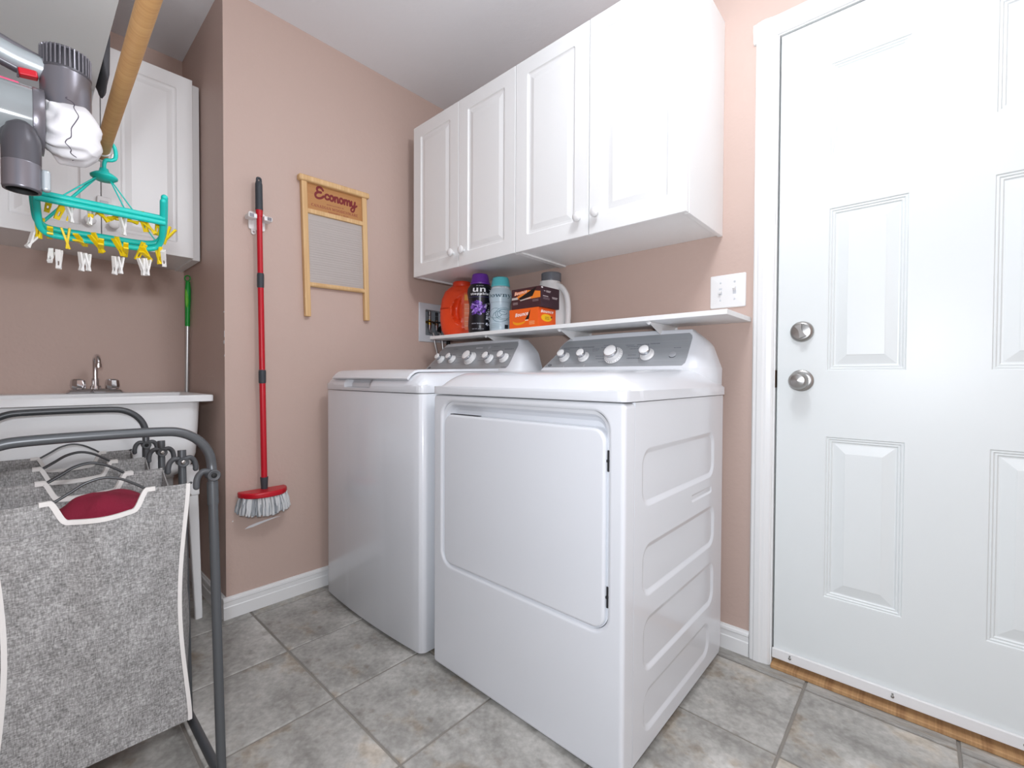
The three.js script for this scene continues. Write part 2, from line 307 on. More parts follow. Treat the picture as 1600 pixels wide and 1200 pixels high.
// ceiling lamp over the laundry
{
  const [x, z] = LAMP_AT, t = thing('ceiling_lamp', 'round ceiling lamp with an opal glass bowl on a short stem', 'lamp', [x, H, z]);
  obj('lamp_base', lathe([[0, 0], [0.15, 0], [0.155, -0.012], [0.145, -0.03], [0, -0.03]], 48).scale(0.5, 1, 0.5), M.white, t);
  obj('stem', cyl([0, -0.028, 0], [0, -0.16, 0], 0.009), M.nickel, t);
  obj('lamp_shade', lathe([[0, -0.158], [0.10, -0.157], [0.142, -0.16], [0.135, -0.19], [0.11, -0.215], [0.06, -0.232], [0, -0.236]], 48), M.opal, t);
  const l = new THREE.PointLight('#f3f8ff', LAMP_POWER, 0, 2); l.position.set(0, -0.195, 0); l.castShadow = true; l.shadow.radius = 6.5; l.shadow.mapSize.set(1024, 1024); t.add(l);
}
// light switch
{
  const t = thing('light_switch', 'white two gang toggle light switch plate beside the door casing', 'switch', [1.4855, 1.2475, 0]);
  const L = (i, z) => rrPts(-0.058 + i, -0.0575 + i, 0.058 - i, 0.0575 - i, 0.004, 4).map(p => [p[0], p[1], z]);
  obj('cover_plate', loft([L(0, 0), L(0, 0.003), L(0.002, 0.0055), L(0.005, 0.0062)], false, true, 0.5), M.white, t);
  for (const sx of [-0.023, 0.023]) {
    const s = obj('toggle', xf(box(-0.0045, -0.002, -0.008, 0.0045, 0.002 + 0.004, 0.016, 0.0015), new THREE.Matrix4().makeRotationX(sx < 0 ? 0.5 : -0.5).setPosition(sx, 0, 0.004)), M.white, t);
    obj('toggle_slot', box(sx - 0.0052, -0.012, 0.0058, sx + 0.0052, 0.012, 0.0066, 0.0002), M.pvc, t);
    for (const sy of [-0.03, 0.03]) obj('screw', toward(lathe([[0, 0], [0.0035, 0], [0.003, 0.001], [0, 0.0014]], 12), [0, 0, 1], [sx, sy, 0.0062]), M.pvc, t);
  }
}

// ───────────── wall cabinets ─────────────
const cabProf = [[0, 0], [0.003, -0.0045], [0.007, -0.0065], [0.014, -0.0065], [0.030, -0.0018], [0.033, -0.001]];
function cabinetDoor(t, w, h, inset, at, turn, knobAt) {
  const d = new THREE.Group(); d.name = 'door'; d.position.set(...at); d.rotation.y = turn; t.add(d);
  const { slab, insets } = panelSlab(w, h, 0.018, [[inset, inset, w - inset, h - inset]], cabProf, 0.002, 0.008, 3);
  obj('door_frame', slab, M.cab, d); obj('panel', insets[0], M.cab, d);
  obj('knob', toward(lathe([[0.006, 0], [0.006, 0.008], [0.009, 0.012], [0.0155, 0.016], [0.017, 0.021], [0.015, 0.026], [0.008, 0.029], [0, 0.030]], 28), [0, 0, 1], [knobAt[0], knobAt[1], 0]), M.white, d);
}
{
  const y0 = 1.4413, y1 = 2.1833, dw = 0.3431, labels = ['white double door wall cabinet over the washer, nearest the mop', 'white double door wall cabinet over the dryer, nearest the door'];
  for (let k = 0; k < 2; k++) {
    const x0 = 0.0937 + k * 2 * dw, x1 = x0 + 2 * dw, t = thing('wall_cabinet', labels[k], 'cabinet', [x0, y0, 0], 'white wall cabinets over the laundry machines');
    const w = x1 - x0, h = y1 - y0, zb = 0.305;
    obj('cabinet_body', [box(0.0005, 0, 0.0005, 0.016, h, zb, 0.001), box(w - 0.016, 0, 0.0005, w - 0.0005, h, zb, 0.001), box(0.0155, 0.006, 0.0005, w - 0.0155, 0.022, zb, 0.0005), box(0.0155, h - 0.016, 0.0005, w - 0.0155, h, zb, 0.0005), box(0.0155, 0.02, 0.001, w - 0.0155, h - 0.015, 0.008, 0), box(0.0155, 0.0065, 0.0005, w - 0.0155, 0.02, 0.012, 0.0005)], M.cab, t);
    for (let i = 0; i < 2; i++) cabinetDoor(t, dw - 0.003, h - 0.002, 0.0585, [i * dw + 0.0015, 0.001, 0.3255], 0, [i ? 0.035 : dw - 0.037, 0.066]);
  }
  // over the sink
  const t = thing('wall_cabinet', 'white double door cabinet above the utility sink behind the drying rack', 'cabinet', [XA, 1.437, ZC]);
  const h = 0.738, D = 0.308, zw = 0.62;
  obj('cabinet_body', [box(0.0005, 0, 0.006, D, h, 0.0345, 0.001), box(0.0005, 0, zw - 0.004, D, h, zw + 0.012, 0.001), box(0.0005, 0.006, 0.034, D, 0.022, zw - 0.0035, 0.0005), box(0.0005, h - 0.016, 0.034, D, h, zw - 0.0035, 0.0005), box(0.001, 0.02, 0.034, 0.008, h - 0.015, zw - 0.0035, 0)], M.cab, t);
  const g = new THREE.Group(); // doors face +x
  for (let i = 0; i < 2; i++) {
    const w = 0.2875, a = i ? 0.033 : 0.033 + 0.2895;                 // i = 1 is the door next to the corner
    cabinetDoor(t, w, h + 0.006, 0.055, [D + 0.0195, 0.003, a + w], Math.PI / 2, [i ? 0.032 : w - 0.032, 0.075]);
  }
}

// ───────────── shelf over the machines ─────────────
const SY = 1.1506;
{
  const t = thing('wall_shelf', 'long narrow white shelf behind the washer and dryer', 'shelf', [0.1357, SY - 0.0155, 0]);
  obj('board', box(0, 0, 0.0005, 1.425, 0.0155, 0.2547, 0.0012), M.cab, t);
  for (const x of [0.375, 0.79, 1.165]) {
    const g = [box(x - 0.009, -0.004, 0.004, x + 0.009, -0.0005, 0.225, 0.001), box(x - 0.009, -0.085, 0.0005, x + 0.009, -0.0005, 0.0045, 0.001), extr(shapeOf([[-0.003, -0.002], [-0.003, -0.08], [-0.02, -0.08], [-0.215, -0.004]]), 0.003).rotateY(Math.PI / 2).translate(x - 0.0015, 0, 0)];
    const b = obj('bracket', g, M.white, t);
    obj('bracket_tip', new THREE.SphereGeometry(0.006, 12, 8).translate(x, -0.004, 0.222), M.white, b);
  }
}

// ───────────── washer and dryer ─────────────
// deck with a rolled edge: height over the machine by distance from the front and side edges
function deckGeo(W, D, y0, lip, top, roll, bow, rc, scoop) {          // local: x 0..W, z 0..D (front at D)
  const front = (x) => { const e = Math.min(x, W - x), q = e < rc ? rc - Math.sqrt(Math.max(0, rc * rc - (rc - e) * (rc - e))) : 0; return D + bow * (1 - Math.pow(2 * x / W - 1, 2)) - q; };
  const hgt = (x, dz) => { const dx = Math.min(x, W - x), a = Math.max(0, 1 - dx / roll), b = Math.max(0, 1 - dz / roll), e = Math.min(1, Math.pow(Math.pow(a, 2.6) + Math.pow(b, 2.6), 1 / 2.6)); return lip + (top(dz) - lip) * (1 - Math.pow(e, 2.1)); };
  const xs = [], zs = []; const ed = [0, 0.0006, 0.0018, 0.0036, 0.006, 0.009, 0.0125, 0.0165, 0.021, 0.027, 0.035, 0.045, 0.058, 0.074, 0.095, 0.12]; for (const e of ed) xs.push(e); for (let i = 1; i < 40; i++) xs.push(lerp(0.12, W - 0.12, i / 40)); for (const e of [...ed].reverse()) xs.push(W - e);
  for (let j = 0; j <= 44; j++) zs.push(Math.pow(j / 44, 1.8));     // 0 = front
  const loops = [];
  // skirt rows then top rows, as one strip grid per z line: x runs across
  const rows = [];
  for (const y of [y0, y0 + 0.003, lerp(y0, lip, 0.25), lerp(y0, lip, 0.35), lerp(y0, lip, 0.42), lerp(y0, lip, 0.5), lerp(y0, lip, 0.6), lerp(y0, lip, 0.7), lerp(y0, lip, 0.85), lip - 0.0008]) rows.push(xs.map(x => [x, y, front(x) - (y === y0 ? 0.002 : 0) - (scoop ? scoop(x, y) : 0)]));
  for (const z of zs) rows.push(xs.map(x => { const dz = z * (D - 0.012) + 0.0012; return [x, hgt(x, dz), front(x) - dz - (scoop && dz < 0.04 ? scoop(x, lip) * (1 - sstep(0.004, 0.036, dz)) : 0)]; }));
  const T = [], quad = (a, b, c, d) => T.push(a, b, c, a, c, d);
  for (let j = 0; j < rows.length - 1; j++) for (let i = 0; i < xs.length - 1; i++) quad(rows[j][i], rows[j][i + 1], rows[j + 1][i + 1], rows[j + 1][i]);
  const topRows = rows.slice(9);                                     // sides and back go down to y0
  for (let j = 0; j < topRows.length - 1; j++) for (const [i, f] of [[0, 1], [xs.length - 1, 0]]) {
    const a = topRows[j][i], b = topRows[j + 1][i], c = [b[0], y0, b[2]], d = [a[0], y0, a[2]]; f ? quad(d, a, b, c) : quad(a, d, c, b);
  }
  const last = rows[rows.length - 1]; for (let i = 0; i < xs.length - 1; i++) { const a = last[i], b = last[i + 1]; quad(a, b, [b[0], y0, b[2]], [a[0], y0, a[2]]); }
  return { geo: triGeo(T, 0.7), hgt, front };
}
// control console: leaning front, flared left edge, rounded right shoulder. Returns body and the plane of its face.
function consoleGeo(W, zb, zt, zback, y0, y1, L, R) {               // L(t), R(t): edges, xr: where the flat face ends
  const xr = R.face, rows = [], n = 26;
  const row = (t, shrink = 0, dy = 0) => {
    const y = lerp(y0, y1, t) + dy, zf = lerp(zb, zt, t) - shrink * 0.6, xl = L(t) + shrink, xR = R.edge(t) - shrink * 0.7, P = [], crown = (x) => 0.008 * t * t * (1 - Math.pow((x - W * 0.5) / (W * 0.5), 2));
    const lead = (zb - zt) / (y1 - y0); P.push([xl + 0.012, y, zback + shrink * 0.3]); P.push([xl + 0.001, y, zf - 0.012]); P.push([xl + 0.0015, y, zf - 0.004]); P.push([xl + 0.005, y, zf - 0.0006]);
    for (let i = 0; i <= 10; i++) { const x = lerp(xl + 0.012, xr - 0.004, i / 10); P.push([x, y + crown(x), zf - crown(x) * lead]); }
    const a0 = xr, z1 = zback; for (let i = 1; i <= 12; i++) { const a = i / 12 * Math.PI / 2; const x = a0 + (xR - a0) * Math.pow(Math.sin(a), 0.9), z = z1 + (zf - z1) * Math.pow(Math.cos(a), 0.75); P.push([x, y + crown(x), z - crown(x) * lead * Math.cos(a)]); }
    return P;
  };
  rows.push(row(0, 0.002, -0.075), row(0, 0.001, -0.04)); for (let i = 0; i <= n; i++) rows.push(row(i / n));
  rows.push(row(1, 0.003, 0.0035), row(1, 0.008, 0.0055), row(1, 0.016, 0.0062));
  return loft(rows, true, true, 0.6);
}
// extruded plate lying on the console face; pts are (x, s) with s measured up the slope
function onFace(g, zb, y0, lean) { g.rotateX(-lean); g.translate(0, y0, zb); return g; }
function controlKnob(t, x, s, r, zb, y0, lean, big) {
  const n = [0, Math.sin(lean), Math.cos(lean)], at = [x, y0 + s * Math.cos(lean), zb - s * Math.sin(lean)];
  const k = obj('control_knob', toward(lathe(big ? [[0, 0.0015], [r * 1.45, 0.0015], [r * 1.47, 0.004], [r * 1.4, 0.0055], [r * 1.18, 0.006], [r * 1.1, 0.009], [r * 1.05, 0.021], [r * 0.98, 0.023], [0, 0.023]] : [[0, 0.0015], [r * 1.35, 0.0015], [r * 1.4, 0.0035], [r * 1.3, 0.006], [r * 1.12, 0.0065], [r * 1.05, 0.010], [r * 0.98, 0.021], [r * 0.9, 0.022], [0, 0.022]], 36), n, at), M.white, t);
  obj('chrome_collar', toward(lathe([[r * 0.9, 0.0205], [r * 1.0, 0.0225], [r * 1.06, 0.033], [r * 0.98, 0.0358], [r * 0.9, 0.0358]], 36), n, at), M.chrome, k);
  obj('knob_cap', toward(lathe([[r * 0.93, 0.034], [r * 0.91, 0.0365], [r * 0.5, 0.0382], [0, 0.0384]], 36), n, at), M.white, k);
  if (big) { const tk = []; for (let i = 0; i < 22; i++) { const a = i / 22 * Math.PI * 2; tk.push(toward(box(-0.0011 + Math.cos(a) * r * 1.3, 0.0048, -0.0011 + Math.sin(a) * r * 1.3, 0.0011 + Math.cos(a) * r * 1.3, 0.0061, 0.0011 + Math.sin(a) * r * 1.3, 0.0003), n, at)); } obj('dial_tick', tk, M.grip, k); }
}
function consolePrint(w, h, marks, logo) {
  return canvasTex(1536, 384, (c, W, Hh) => {
    c.fillStyle = '#a9acb0'; c.fillRect(0, 0, W, Hh);
    for (let i = 0; i < 900; i++) { c.fillStyle = `rgba(${rnd() < 0.5 ? '255,255,255' : '60,64,70'},${0.03 * rnd()})`; c.fillRect(0, rnd() * Hh, W, 1 + rnd() * 2); }
    const X = (x) => x / w * W, Y = (s) => Hh - s / h * Hh;
    c.font = 'bold 11px sans-serif'; c.textAlign = 'left';
    for (const [x, s, len, dark] of marks) { c.fillStyle = dark ? '#54585e' : '#74787e'; let q = X(x); const e = q + len / w * W; while (q < e) { const l = 5 + rnd() * 14; c.fillRect(q, Y(s), l, 6); q += l + 4; } }
    logo(c, X, Y);
  });
}
// ── dryer
{
  const x0 = 0.8149, W = 0.686, t = thing('dryer', 'white front loading dryer with four knobs, standing beside the door', 'dryer', [x0, 0, 0]);
  const zf = 0.7576, zb = 0.09, yb = 0.013, yt = 0.8885;
  // front panel with the door opening
  const hole = rrPts(0.0445, 0.350, 0.6435, 0.867, 0.045, 10), pan = 0;
  // rounded outer shell: bevelled extrusion
  const shell = extr(shapeOf(rrPts(0, yb, W, yt, 0.013, 4), [hole]), 0.036, 0.010, 5); shell.translate(0, 0, zf - 0.046);
  const recess = insetPanel(0.0445 + 0.010, 0.350 + 0.010, 0.6435 - 0.010, 0.867 - 0.010, 0.04, 10, [[-0.011, -0.008], [-0.002, -0.012], [0.006, -0.026], [0.016, -0.034], [0.03, -0.036]]); recess.translate(0, 0, zf);
  obj('front_panel', shell, M.enamel, t); obj('door_recess', recess, M.enamel, t);
  obj('dryer_body', [box(0.002, yb + 0.004, zb, W - 0.0125, yt, zf - 0.0455, 0.001), box(0.002, yb, zb + 0.02, W - 0.0125, yb + 0.006, zf - 0.05, 0.001)], M.enamel, t);
  // embossed right side
  const em = [[0.17, 0.633, 0.672, 0.776], [0.163, 0.411, 0.667, 0.5425], [0.165, 0.2235, 0.66, 0.361], [0.20, 0.072, 0.657, 0.182], [0.19, 0.583, 0.36, 0.606]];
  const hl = em.map(([a, b, c, d]) => rrPts(-c, b, -a, d, Math.min(0.042, (d - b) * 0.42), 8));
  const face = new THREE.ShapeGeometry(shapeOf([[-(zf - 0.0500), yb + 0.02], [-(zb + 0.012), yb + 0.02], [-(zb), yb + 0.04], [-zb, yt], [-(zf - 0.0500), yt]], hl));
  const side = [face], prof = [[0, 0], [0.003, -0.0008], [0.012, -0.0042], [0.0145, -0.0048]];
  em.forEach(([a, b, c, d], i) => { const r = Math.min(0.042, (d - b) * 0.42); const q = i === 4 ? [[0, 0], [0.002, -0.0008], [0.006, -0.003], [0.008, -0.003]] : prof; side.push(loft(q.map(([n, z]) => rrPts(-c + n, b + n, -a - n, d - n, Math.max(r - n, 0.002), 8).map(p => [p[0], p[1], z])), false, true, 0.1)); });
  const sp = merge(side); sp.rotateY(Math.PI / 2); sp.translate(W, 0, 0);
  const rim = [box(W - 0.0123, yb + 0.004, zf - 0.0507, W - 0.0002, yt, zf - 0.0500, 0), box(W - 0.0123, yb + 0.019, zb + 0.012, W - 0.0002, yb + 0.0204, zf - 0.0500, 0), box(W - 0.0123, yb + 0.04, zb, W - 0.0002, yt, zb + 0.0008, 0), loft([[[W, yb + 0.02, zf - 0.0500], [W - 0.0123, yb + 0.004, zf - 0.0500]], [[W, yb + 0.02, zb + 0.012], [W - 0.0123, yb + 0.004, zb + 0.012]]].map(l => l), false, false, 0, false)];
  obj('side_panel', [sp, ...rim], M.enamel, t);
  obj('foot', cyl([0.05, 0, zb + 0.05], [0.05, yb + 0.01, zb + 0.05], 0.02), M.black, t); obj('foot', cyl([W - 0.04, 0, zb + 0.04], [W - 0.04, yb + 0.01, zb + 0.04], 0.02), M.black, t);
  obj('foot', cyl([0.05, 0, zf - 0.07], [0.05, yb + 0.01, zf - 0.07], 0.02), M.black, t); obj('foot', cyl([W - 0.05, 0, zf - 0.07], [W - 0.05, yb + 0.01, zf - 0.07], 0.02), M.black, t);
  // door
  const dg = extr(shapeOf(rrPts(0.0535, 0.3545, 0.6365, 0.828, 0.034, 10)), 0.026, 0.008, 5); dg.translate(0, 0, zf - 0.034);
  const dr = obj('door', dg, M.enamel, t);
  obj('latch_slot', box(0.075, 0.8275, zf - 0.024, 0.20, 0.8295, zf - 0.008, 0.0006), M.dark, dr);
  for (const y of [0.7575, 0.439]) obj('hinge', [box(0.6375, y - 0.030, zf - 0.036, 0.6425, y + 0.020, zf - 0.008, 0.001), box(0.633, y - 0.008, zf - 0.03, 0.643, y - 0.002, zf - 0.006, 0.001)], M.dark, dr);
  // deck
  const D = zf + 0.004 - zb, dk = deckGeo(W + 0.004, D, 0.8905, 0.9155, (dz) => 0.957 + 0.016 * Math.min(1, dz / 0.5), 0.095, 0.0, 0.018); dk.geo.translate(-0.002, 0, zb);
  obj('top_deck', dk.geo, M.enamel, t);
  // console
  const y0 = 0.9765, y1 = 1.1015, cz = 0.2105, ct = 0.129, lean = Math.atan2(cz - ct, y1 - y0), sl = Math.hypot(cz - ct, y1 - y0);
  const Lf = (k) => k < 0.5 ? lerp(0.004, 0.054, Math.pow(k / 0.5, 0.95)) : 0.054 + 0.034 * Math.pow((k - 0.5) / 0.5, 2.6), Rf = (k) => k < 0.55 ? lerp(W - 0.003, W - 0.028, Math.max(0, k) / 0.55) : lerp(W - 0.028, W - 0.088, Math.pow((k - 0.55) / 0.45, 1.35));
  obj('console', consoleGeo(W, cz, ct, 0.092, y0, y1, Lf, { face: 0.596, edge: Rf }), M.enamel, t);
  const edge = [], top = 0.93; for (let i = 0; i <= 16; i++) { const k = lerp(0.075, top, i / 16); edge.push([Lf(k) + 0.0085 + (i > 13 ? 0.004 * Math.pow((i - 13) / 3, 2) : 0), k * sl]); }
  const plate = [...edge]; for (let i = 1; i <= 10; i++) { const x = lerp(edge[16][0], 0.590, i / 10); plate.push([x, top * sl + 0.006 * Math.sin(Math.PI * i / 20)]); }
  plate.push([0.600, 0.90 * sl], [0.603, 0.84 * sl], [0.603, 0.3 * sl], [0.601, 0.15 * sl], [0.592, 0.075 * sl]); plate.reverse();
  let pg = extr(shapeOf(plate), 0.0012); pg = planeUV(pg, (x) => x / 0.62, (x, y) => y / (sl * 1.02)); onFace(pg, cz, y0, lean);
  const hS = sl * 1.02, tex = consolePrint(0.62, hS, [[0.085, 0.105, 0.07, 1], [0.085, 0.098, 0.03], [0.175, 0.105, 0.055, 1], [0.225, 0.094, 0.03], [0.227, 0.086, 0.025], [0.25, 0.06, 0.04], [0.255, 0.048, 0.04], [0.27, 0.034, 0.03], [0.27, 0.11, 0.03], [0.262, 0.10, 0.03], [0.365, 0.105, 0.03], [0.37, 0.098, 0.04], [0.41, 0.105, 0.04, 1], [0.385, 0.088, 0.05], [0.385, 0.06, 0.03], [0.385, 0.046, 0.05, 1], [0.46, 0.107, 0.035, 1], [0.55, 0.085, 0.02]], (c, X, Y) => {
    c.fillStyle = '#6a6e74'; c.beginPath(); c.ellipse(X(0.047), Y(0.02), 24, 14, 0, 0, 7); c.fill(); c.fillStyle = '#9da1a6'; c.font = 'bold 14px sans-serif'; c.fillText('HE', X(0.047) - 10, Y(0.02) + 5);
    c.strokeStyle = '#e2e4e6'; c.lineWidth = 2; c.strokeRect(X(0.117), Y(0.016), 5, 14); c.strokeRect(X(0.211), Y(0.02), 9, 18);
    c.strokeStyle = '#4c5055'; c.lineWidth = 5; c.beginPath(); c.arc(X(0.5513), Y(0.0555), 31, 0.5, 2.6); c.stroke();
  });
  obj('control_panel', pg, PH('#ffffff', { map: tex, roughness: 0.42, metalness: 0.45 }), t);
  const sOf = (y) => (y - y0) / Math.cos(lean);
  for (const [x, y, r, big] of [[0.9209, 1.0248, 0.017], [1.0131, 1.0234, 0.017], [1.1426, 1.0258, 0.025, 1], [1.2751, 1.0254, 0.0185]]) controlKnob(t, x - x0, sOf(y), r, cz, y0, lean, big);
  obj('start_button', toward(lathe([[0, 0.001], [0.0115, 0.001], [0.0115, 0.002], [0.010, 0.003], [0, 0.0034]], 28), [0, Math.sin(lean), Math.cos(lean)], [0.5513, 1.0238, 0.18]), PH('#b2b5b9', { roughness: 0.4, metalness: 0.4 }), t);
}
// ── washer
{
  const x0 = 0.0794, W = 0.686, t = thing('washer', 'white top loading washer with five knobs, in the corner left of the dryer', 'washing machine', [x0, 0, 0]);
  const zf = 0.770, zb = 0.115, yb = 0.013, yt = 0.8885, bow = 0.013;
  const foot = []; const q = rrPts(0, zb, W, zf, 0.022, 6); for (const p of q) foot.push(p);
  // outline in plan with the bowed front
  const plan = []; const r = 0.026; plan.push([W, -zb], [0, -zb], [0, -(zf - r)]);
  for (let i = 1; i <= 6; i++) { const a = i / 6 * Math.PI / 2; plan.push([r - r * Math.cos(a), -(zf - r + r * Math.sin(a))]); }
  for (let i = 1; i < 24; i++) { const x = lerp(r, W - r, i / 24); plan.push([x, -(zf + bow * (1 - Math.pow((x - W / 2) / (W / 2 - r), 2)))]); }
  for (let i = 0; i <= 6; i++) { const a = (1 - i / 6) * Math.PI / 2; plan.push([W - r + r * Math.cos(a), -(zf - r + r * Math.sin(a))]); }
  const bg = extr(shapeOf(plan.reverse()), yt - yb - 0.006, 0.003, 2); bg.rotateX(-Math.PI / 2); bg.translate(0, yb + 0.003, 0);
  obj('washer_body', toCreasedNormals(bg, 0.5), M.enamel, t);
  for (const [x, z] of [[0.05, zb + 0.05], [W - 0.05, zb + 0.05], [0.05, zf - 0.05], [W - 0.05, zf - 0.05]]) obj('foot', cyl([x, 0, z], [x, yb + 0.01, z], 0.02), M.black, t);
  const D = zf + 0.001 - zb, scoop = (x, y) => 0.022 * sstep(0.19, 0.208, x) * (1 - sstep(0.345, 0.395, x)) * sstep(0.9015, 0.906, y);
  const hTop = (dz) => 0.958 + 0.012 * Math.min(1, dz / 0.5), dk = deckGeo(W, D, 0.8905, 0.9165, hTop, 0.055, bow, 0.026, scoop); dk.geo.translate(0, 0, zb);
  obj('top_deck', dk.geo, M.enamel, t);
  // lid
  const lx0 = 0.072, lx1 = 0.612, lid = sheet(30, 24, (u, v) => { const x = lerp(lx0, lx1, u), dz = lerp(0.455, 0.0095, Math.pow(v, 0.75)); return [x, dk.hgt(W / 2, dz) + 0.0065 + 0.002 * Math.sin(Math.PI * u) * (dz > 0.03 ? 1 : 0.4), zb + dk.front(x) - dz + 0.006]; }, 0.0085, 0.7);
  obj('lid', lid, M.enamel, t);
  obj('lid_gap_shade', sheet(20, 2, (u, v) => { const x = lerp(lx0 + 0.004, lx1 - 0.004, u), dz = lerp(0.05, 0.02, v); return [x, dk.hgt(W / 2, dz) + 0.0022, zb + dk.front(x) - dz + 0.006]; }, 0.0025), M.dark, t);  // dark sheet standing in for the shade under the lid edge
  // console
  const y0 = 0.9715, y1 = 1.103, cz = 0.2675, ct = 0.178, lean = Math.atan2(cz - ct, y1 - y0), sl = Math.hypot(cz - ct, y1 - y0);
  const Lf = (k) => k < 0.5 ? lerp(0.012, 0.058, Math.pow(k / 0.5, 0.95)) : 0.058 + 0.026 * Math.pow((k - 0.5) / 0.5, 2.4), Rf = (k) => k < 0.55 ? lerp(W - 0.003, W - 0.027, Math.max(0, k) / 0.55) : lerp(W - 0.027, W - 0.086, Math.pow((k - 0.55) / 0.45, 1.35));
  obj('console', consoleGeo(W, cz, ct, 0.118, y0, y1, Lf, { face: 0.594, edge: Rf }), M.enamel, t);
  const edge = [], top = 0.94; for (let i = 0; i <= 16; i++) { const k = lerp(0.09, top, i / 16); edge.push([Lf(k) + 0.0085 + (i > 13 ? 0.004 * Math.pow((i - 13) / 3, 2) : 0), k * sl]); }
  const plate = [...edge]; for (let i = 1; i <= 10; i++) { const x = lerp(edge[16][0], 0.588, i / 10); plate.push([x, top * sl + 0.008 * Math.sin(Math.PI * i / 20)]); }
  plate.push([0.597, 0.92 * sl], [0.6, 0.86 * sl], [0.6, 0.3 * sl], [0.598, 0.17 * sl], [0.588, 0.09 * sl]); plate.reverse();
  let pg = extr(shapeOf(plate), 0.0012); pg = planeUV(pg, (x) => x / 0.62, (x, y) => y / (sl * 1.03)); onFace(pg, cz, y0, lean);
  const tex = consolePrint(0.62, sl * 1.03, [[0.09, 0.10, 0.05], [0.16, 0.10, 0.05], [0.17, 0.135, 0.03], [0.245, 0.108, 0.04], [0.235, 0.095, 0.03], [0.23, 0.082, 0.03], [0.235, 0.05, 0.035], [0.39, 0.1, 0.045], [0.39, 0.088, 0.045], [0.395, 0.075, 0.045], [0.39, 0.06, 0.045], [0.45, 0.138, 0.04], [0.455, 0.112, 0.035, 1], [0.53, 0.119, 0.05, 1], [0.49, 0.07, 0.02], [0.57, 0.08, 0.02], [0.56, 0.02, 0.035, 1]], (c, X, Y) => {
    c.fillStyle = '#eef0f2'; let q = X(0.335); for (let i = 0; i < 11; i++) { const l = 9 + rnd() * 3; c.fillRect(q, Y(0.136) + rnd() * 2, l - 2, 13); q += l; }
    c.strokeStyle = '#dfe2e5'; c.lineWidth = 3; c.beginPath(); c.arc(X(0.425), Y(0.134), 18, 0, 7); c.stroke(); c.fillStyle = '#dfe2e5'; c.font = 'italic bold 18px serif'; c.fillText('ge', X(0.425) - 9, Y(0.134) + 6);
    c.fillStyle = '#6a6e74'; c.beginPath(); c.ellipse(X(0.055), Y(0.022), 26, 14, 0, 0, 7); c.fill();
  });
  obj('control_panel', pg, PH('#ffffff', { map: tex, roughness: 0.42, metalness: 0.45 }), t);
  const sOf = (y) => (y - y0) / Math.cos(lean);
  for (const [x, y, r, big] of [[0.1958, 1.0291, 0.0165], [0.2812, 1.0292, 0.0165], [0.4111, 1.0305, 0.0245, 1], [0.5409, 1.0253, 0.018], [0.6329, 1.0269, 0.018]]) controlKnob(t, x - x0, sOf(y), r, cz, y0, lean, big);
}
// ── outlet box with the taps and hoses
{
  const t = thing('washer_outlet_box', 'white recessed plastic box with two water taps, in the wall by the corner', 'outlet box', [0, 1.133, 0]);
  const ring = (x, a, b, c, d) => rrPts(a, b, c, d, 0.004, 2).map(p => [x, p[1], p[0]]).reverse();
  obj('faceplate', loft([ring(0.0002, 0.006, 0, 0.226, 0.21), ring(0.005, 0.0075, 0.0015, 0.2245, 0.2085), ring(0.0065, 0.010, 0.004, 0.222, 0.206), ring(0.0065, 0.044, 0.035, 0.186, 0.176), ring(0.004, 0.046, 0.037, 0.184, 0.174), ring(-0.0508, 0.048, 0.039, 0.182, 0.172)], false, false, 0.4), M.pvc, t);
  obj('box_back', box(-0.056, 0.036, 0.046, -0.051, 0.175, 0.184, 0), S('#9a9fa4', { roughness: 0.6 }), t);
  const tx = -0.022;
  for (const [z, hot] of [[0.137, 1], [0.088, 0]]) {
    const v = obj('tap', [cyl([tx, 0.113, z], [tx, 0.096, z], 0.011), cyl([-0.05, 0.115, z], [-0.012, 0.115, z], 0.007), cyl([tx, 0.113, z], [tx, 0.126, z], 0.0085)], hot ? M.brass : M.bronze, t);
    obj('tap_collar', [cyl([tx, 0.126, z], [tx, 0.148, z], 0.0075), cyl([tx, 0.152, z], [tx, 0.170, z], 0.008)], hot ? M.nickel : M.dark, v);
    obj('tap_handle', box(-0.012, 0.110, z - 0.016, -0.007, 0.118, z + 0.016, 0.002), hot ? M.bronze : M.dark, v);
    obj('coupling', [cyl([tx, 0.082, z], [tx, 0.097, z], 0.0118, 0.0118, 8), cyl([tx, 0.070, z], [tx, 0.083, z], 0.008)], M.chrome, v);
  }
  obj('drain_opening', cyl([-0.032, 0.037, 0.06], [-0.032, 0.044, 0.06], 0.015), M.black, t);
  const h1 = obj('water_hose', tube([[tx, 1.1955, 0.137], [-0.014, 1.189, 0.137], [0.006, 1.184, 0.137], [0.0165, 1.168, 0.136], [0.019, 1.13, 0.132], [0.0195, 1.08, 0.118], [0.0195, 0.95, 0.098], [0.0195, 0.55, 0.08]], 0.0062, 70), M.alu); tag(h1, 'braided metal water hose dropping from the left tap', 'hose');
  const h2 = obj('water_hose', tube([[tx, 1.1955, 0.088], [-0.014, 1.189, 0.088], [0.006, 1.184, 0.087], [0.0165, 1.168, 0.085], [0.019, 1.12, 0.079], [0.0195, 1.05, 0.072], [0.0195, 0.55, 0.05]], 0.0062, 70), M.alu); tag(h2, 'braided metal water hose dropping from the right tap', 'hose');
  const h3 = obj('drain_hose', tube([[-0.030, 1.1915, 0.0632], [-0.029, 1.205, 0.0632], [-0.008, 1.222, 0.0630], [0.018, 1.212, 0.055], [0.027, 1.17, 0.046], [0.027, 1.10, 0.044], [0.027, 0.9, 0.032], [0.027, 0.5, 0.028]], 0.0114, 70), M.black); tag(h3, 'black corrugated drain hose in the corner behind the washer', 'hose');
}

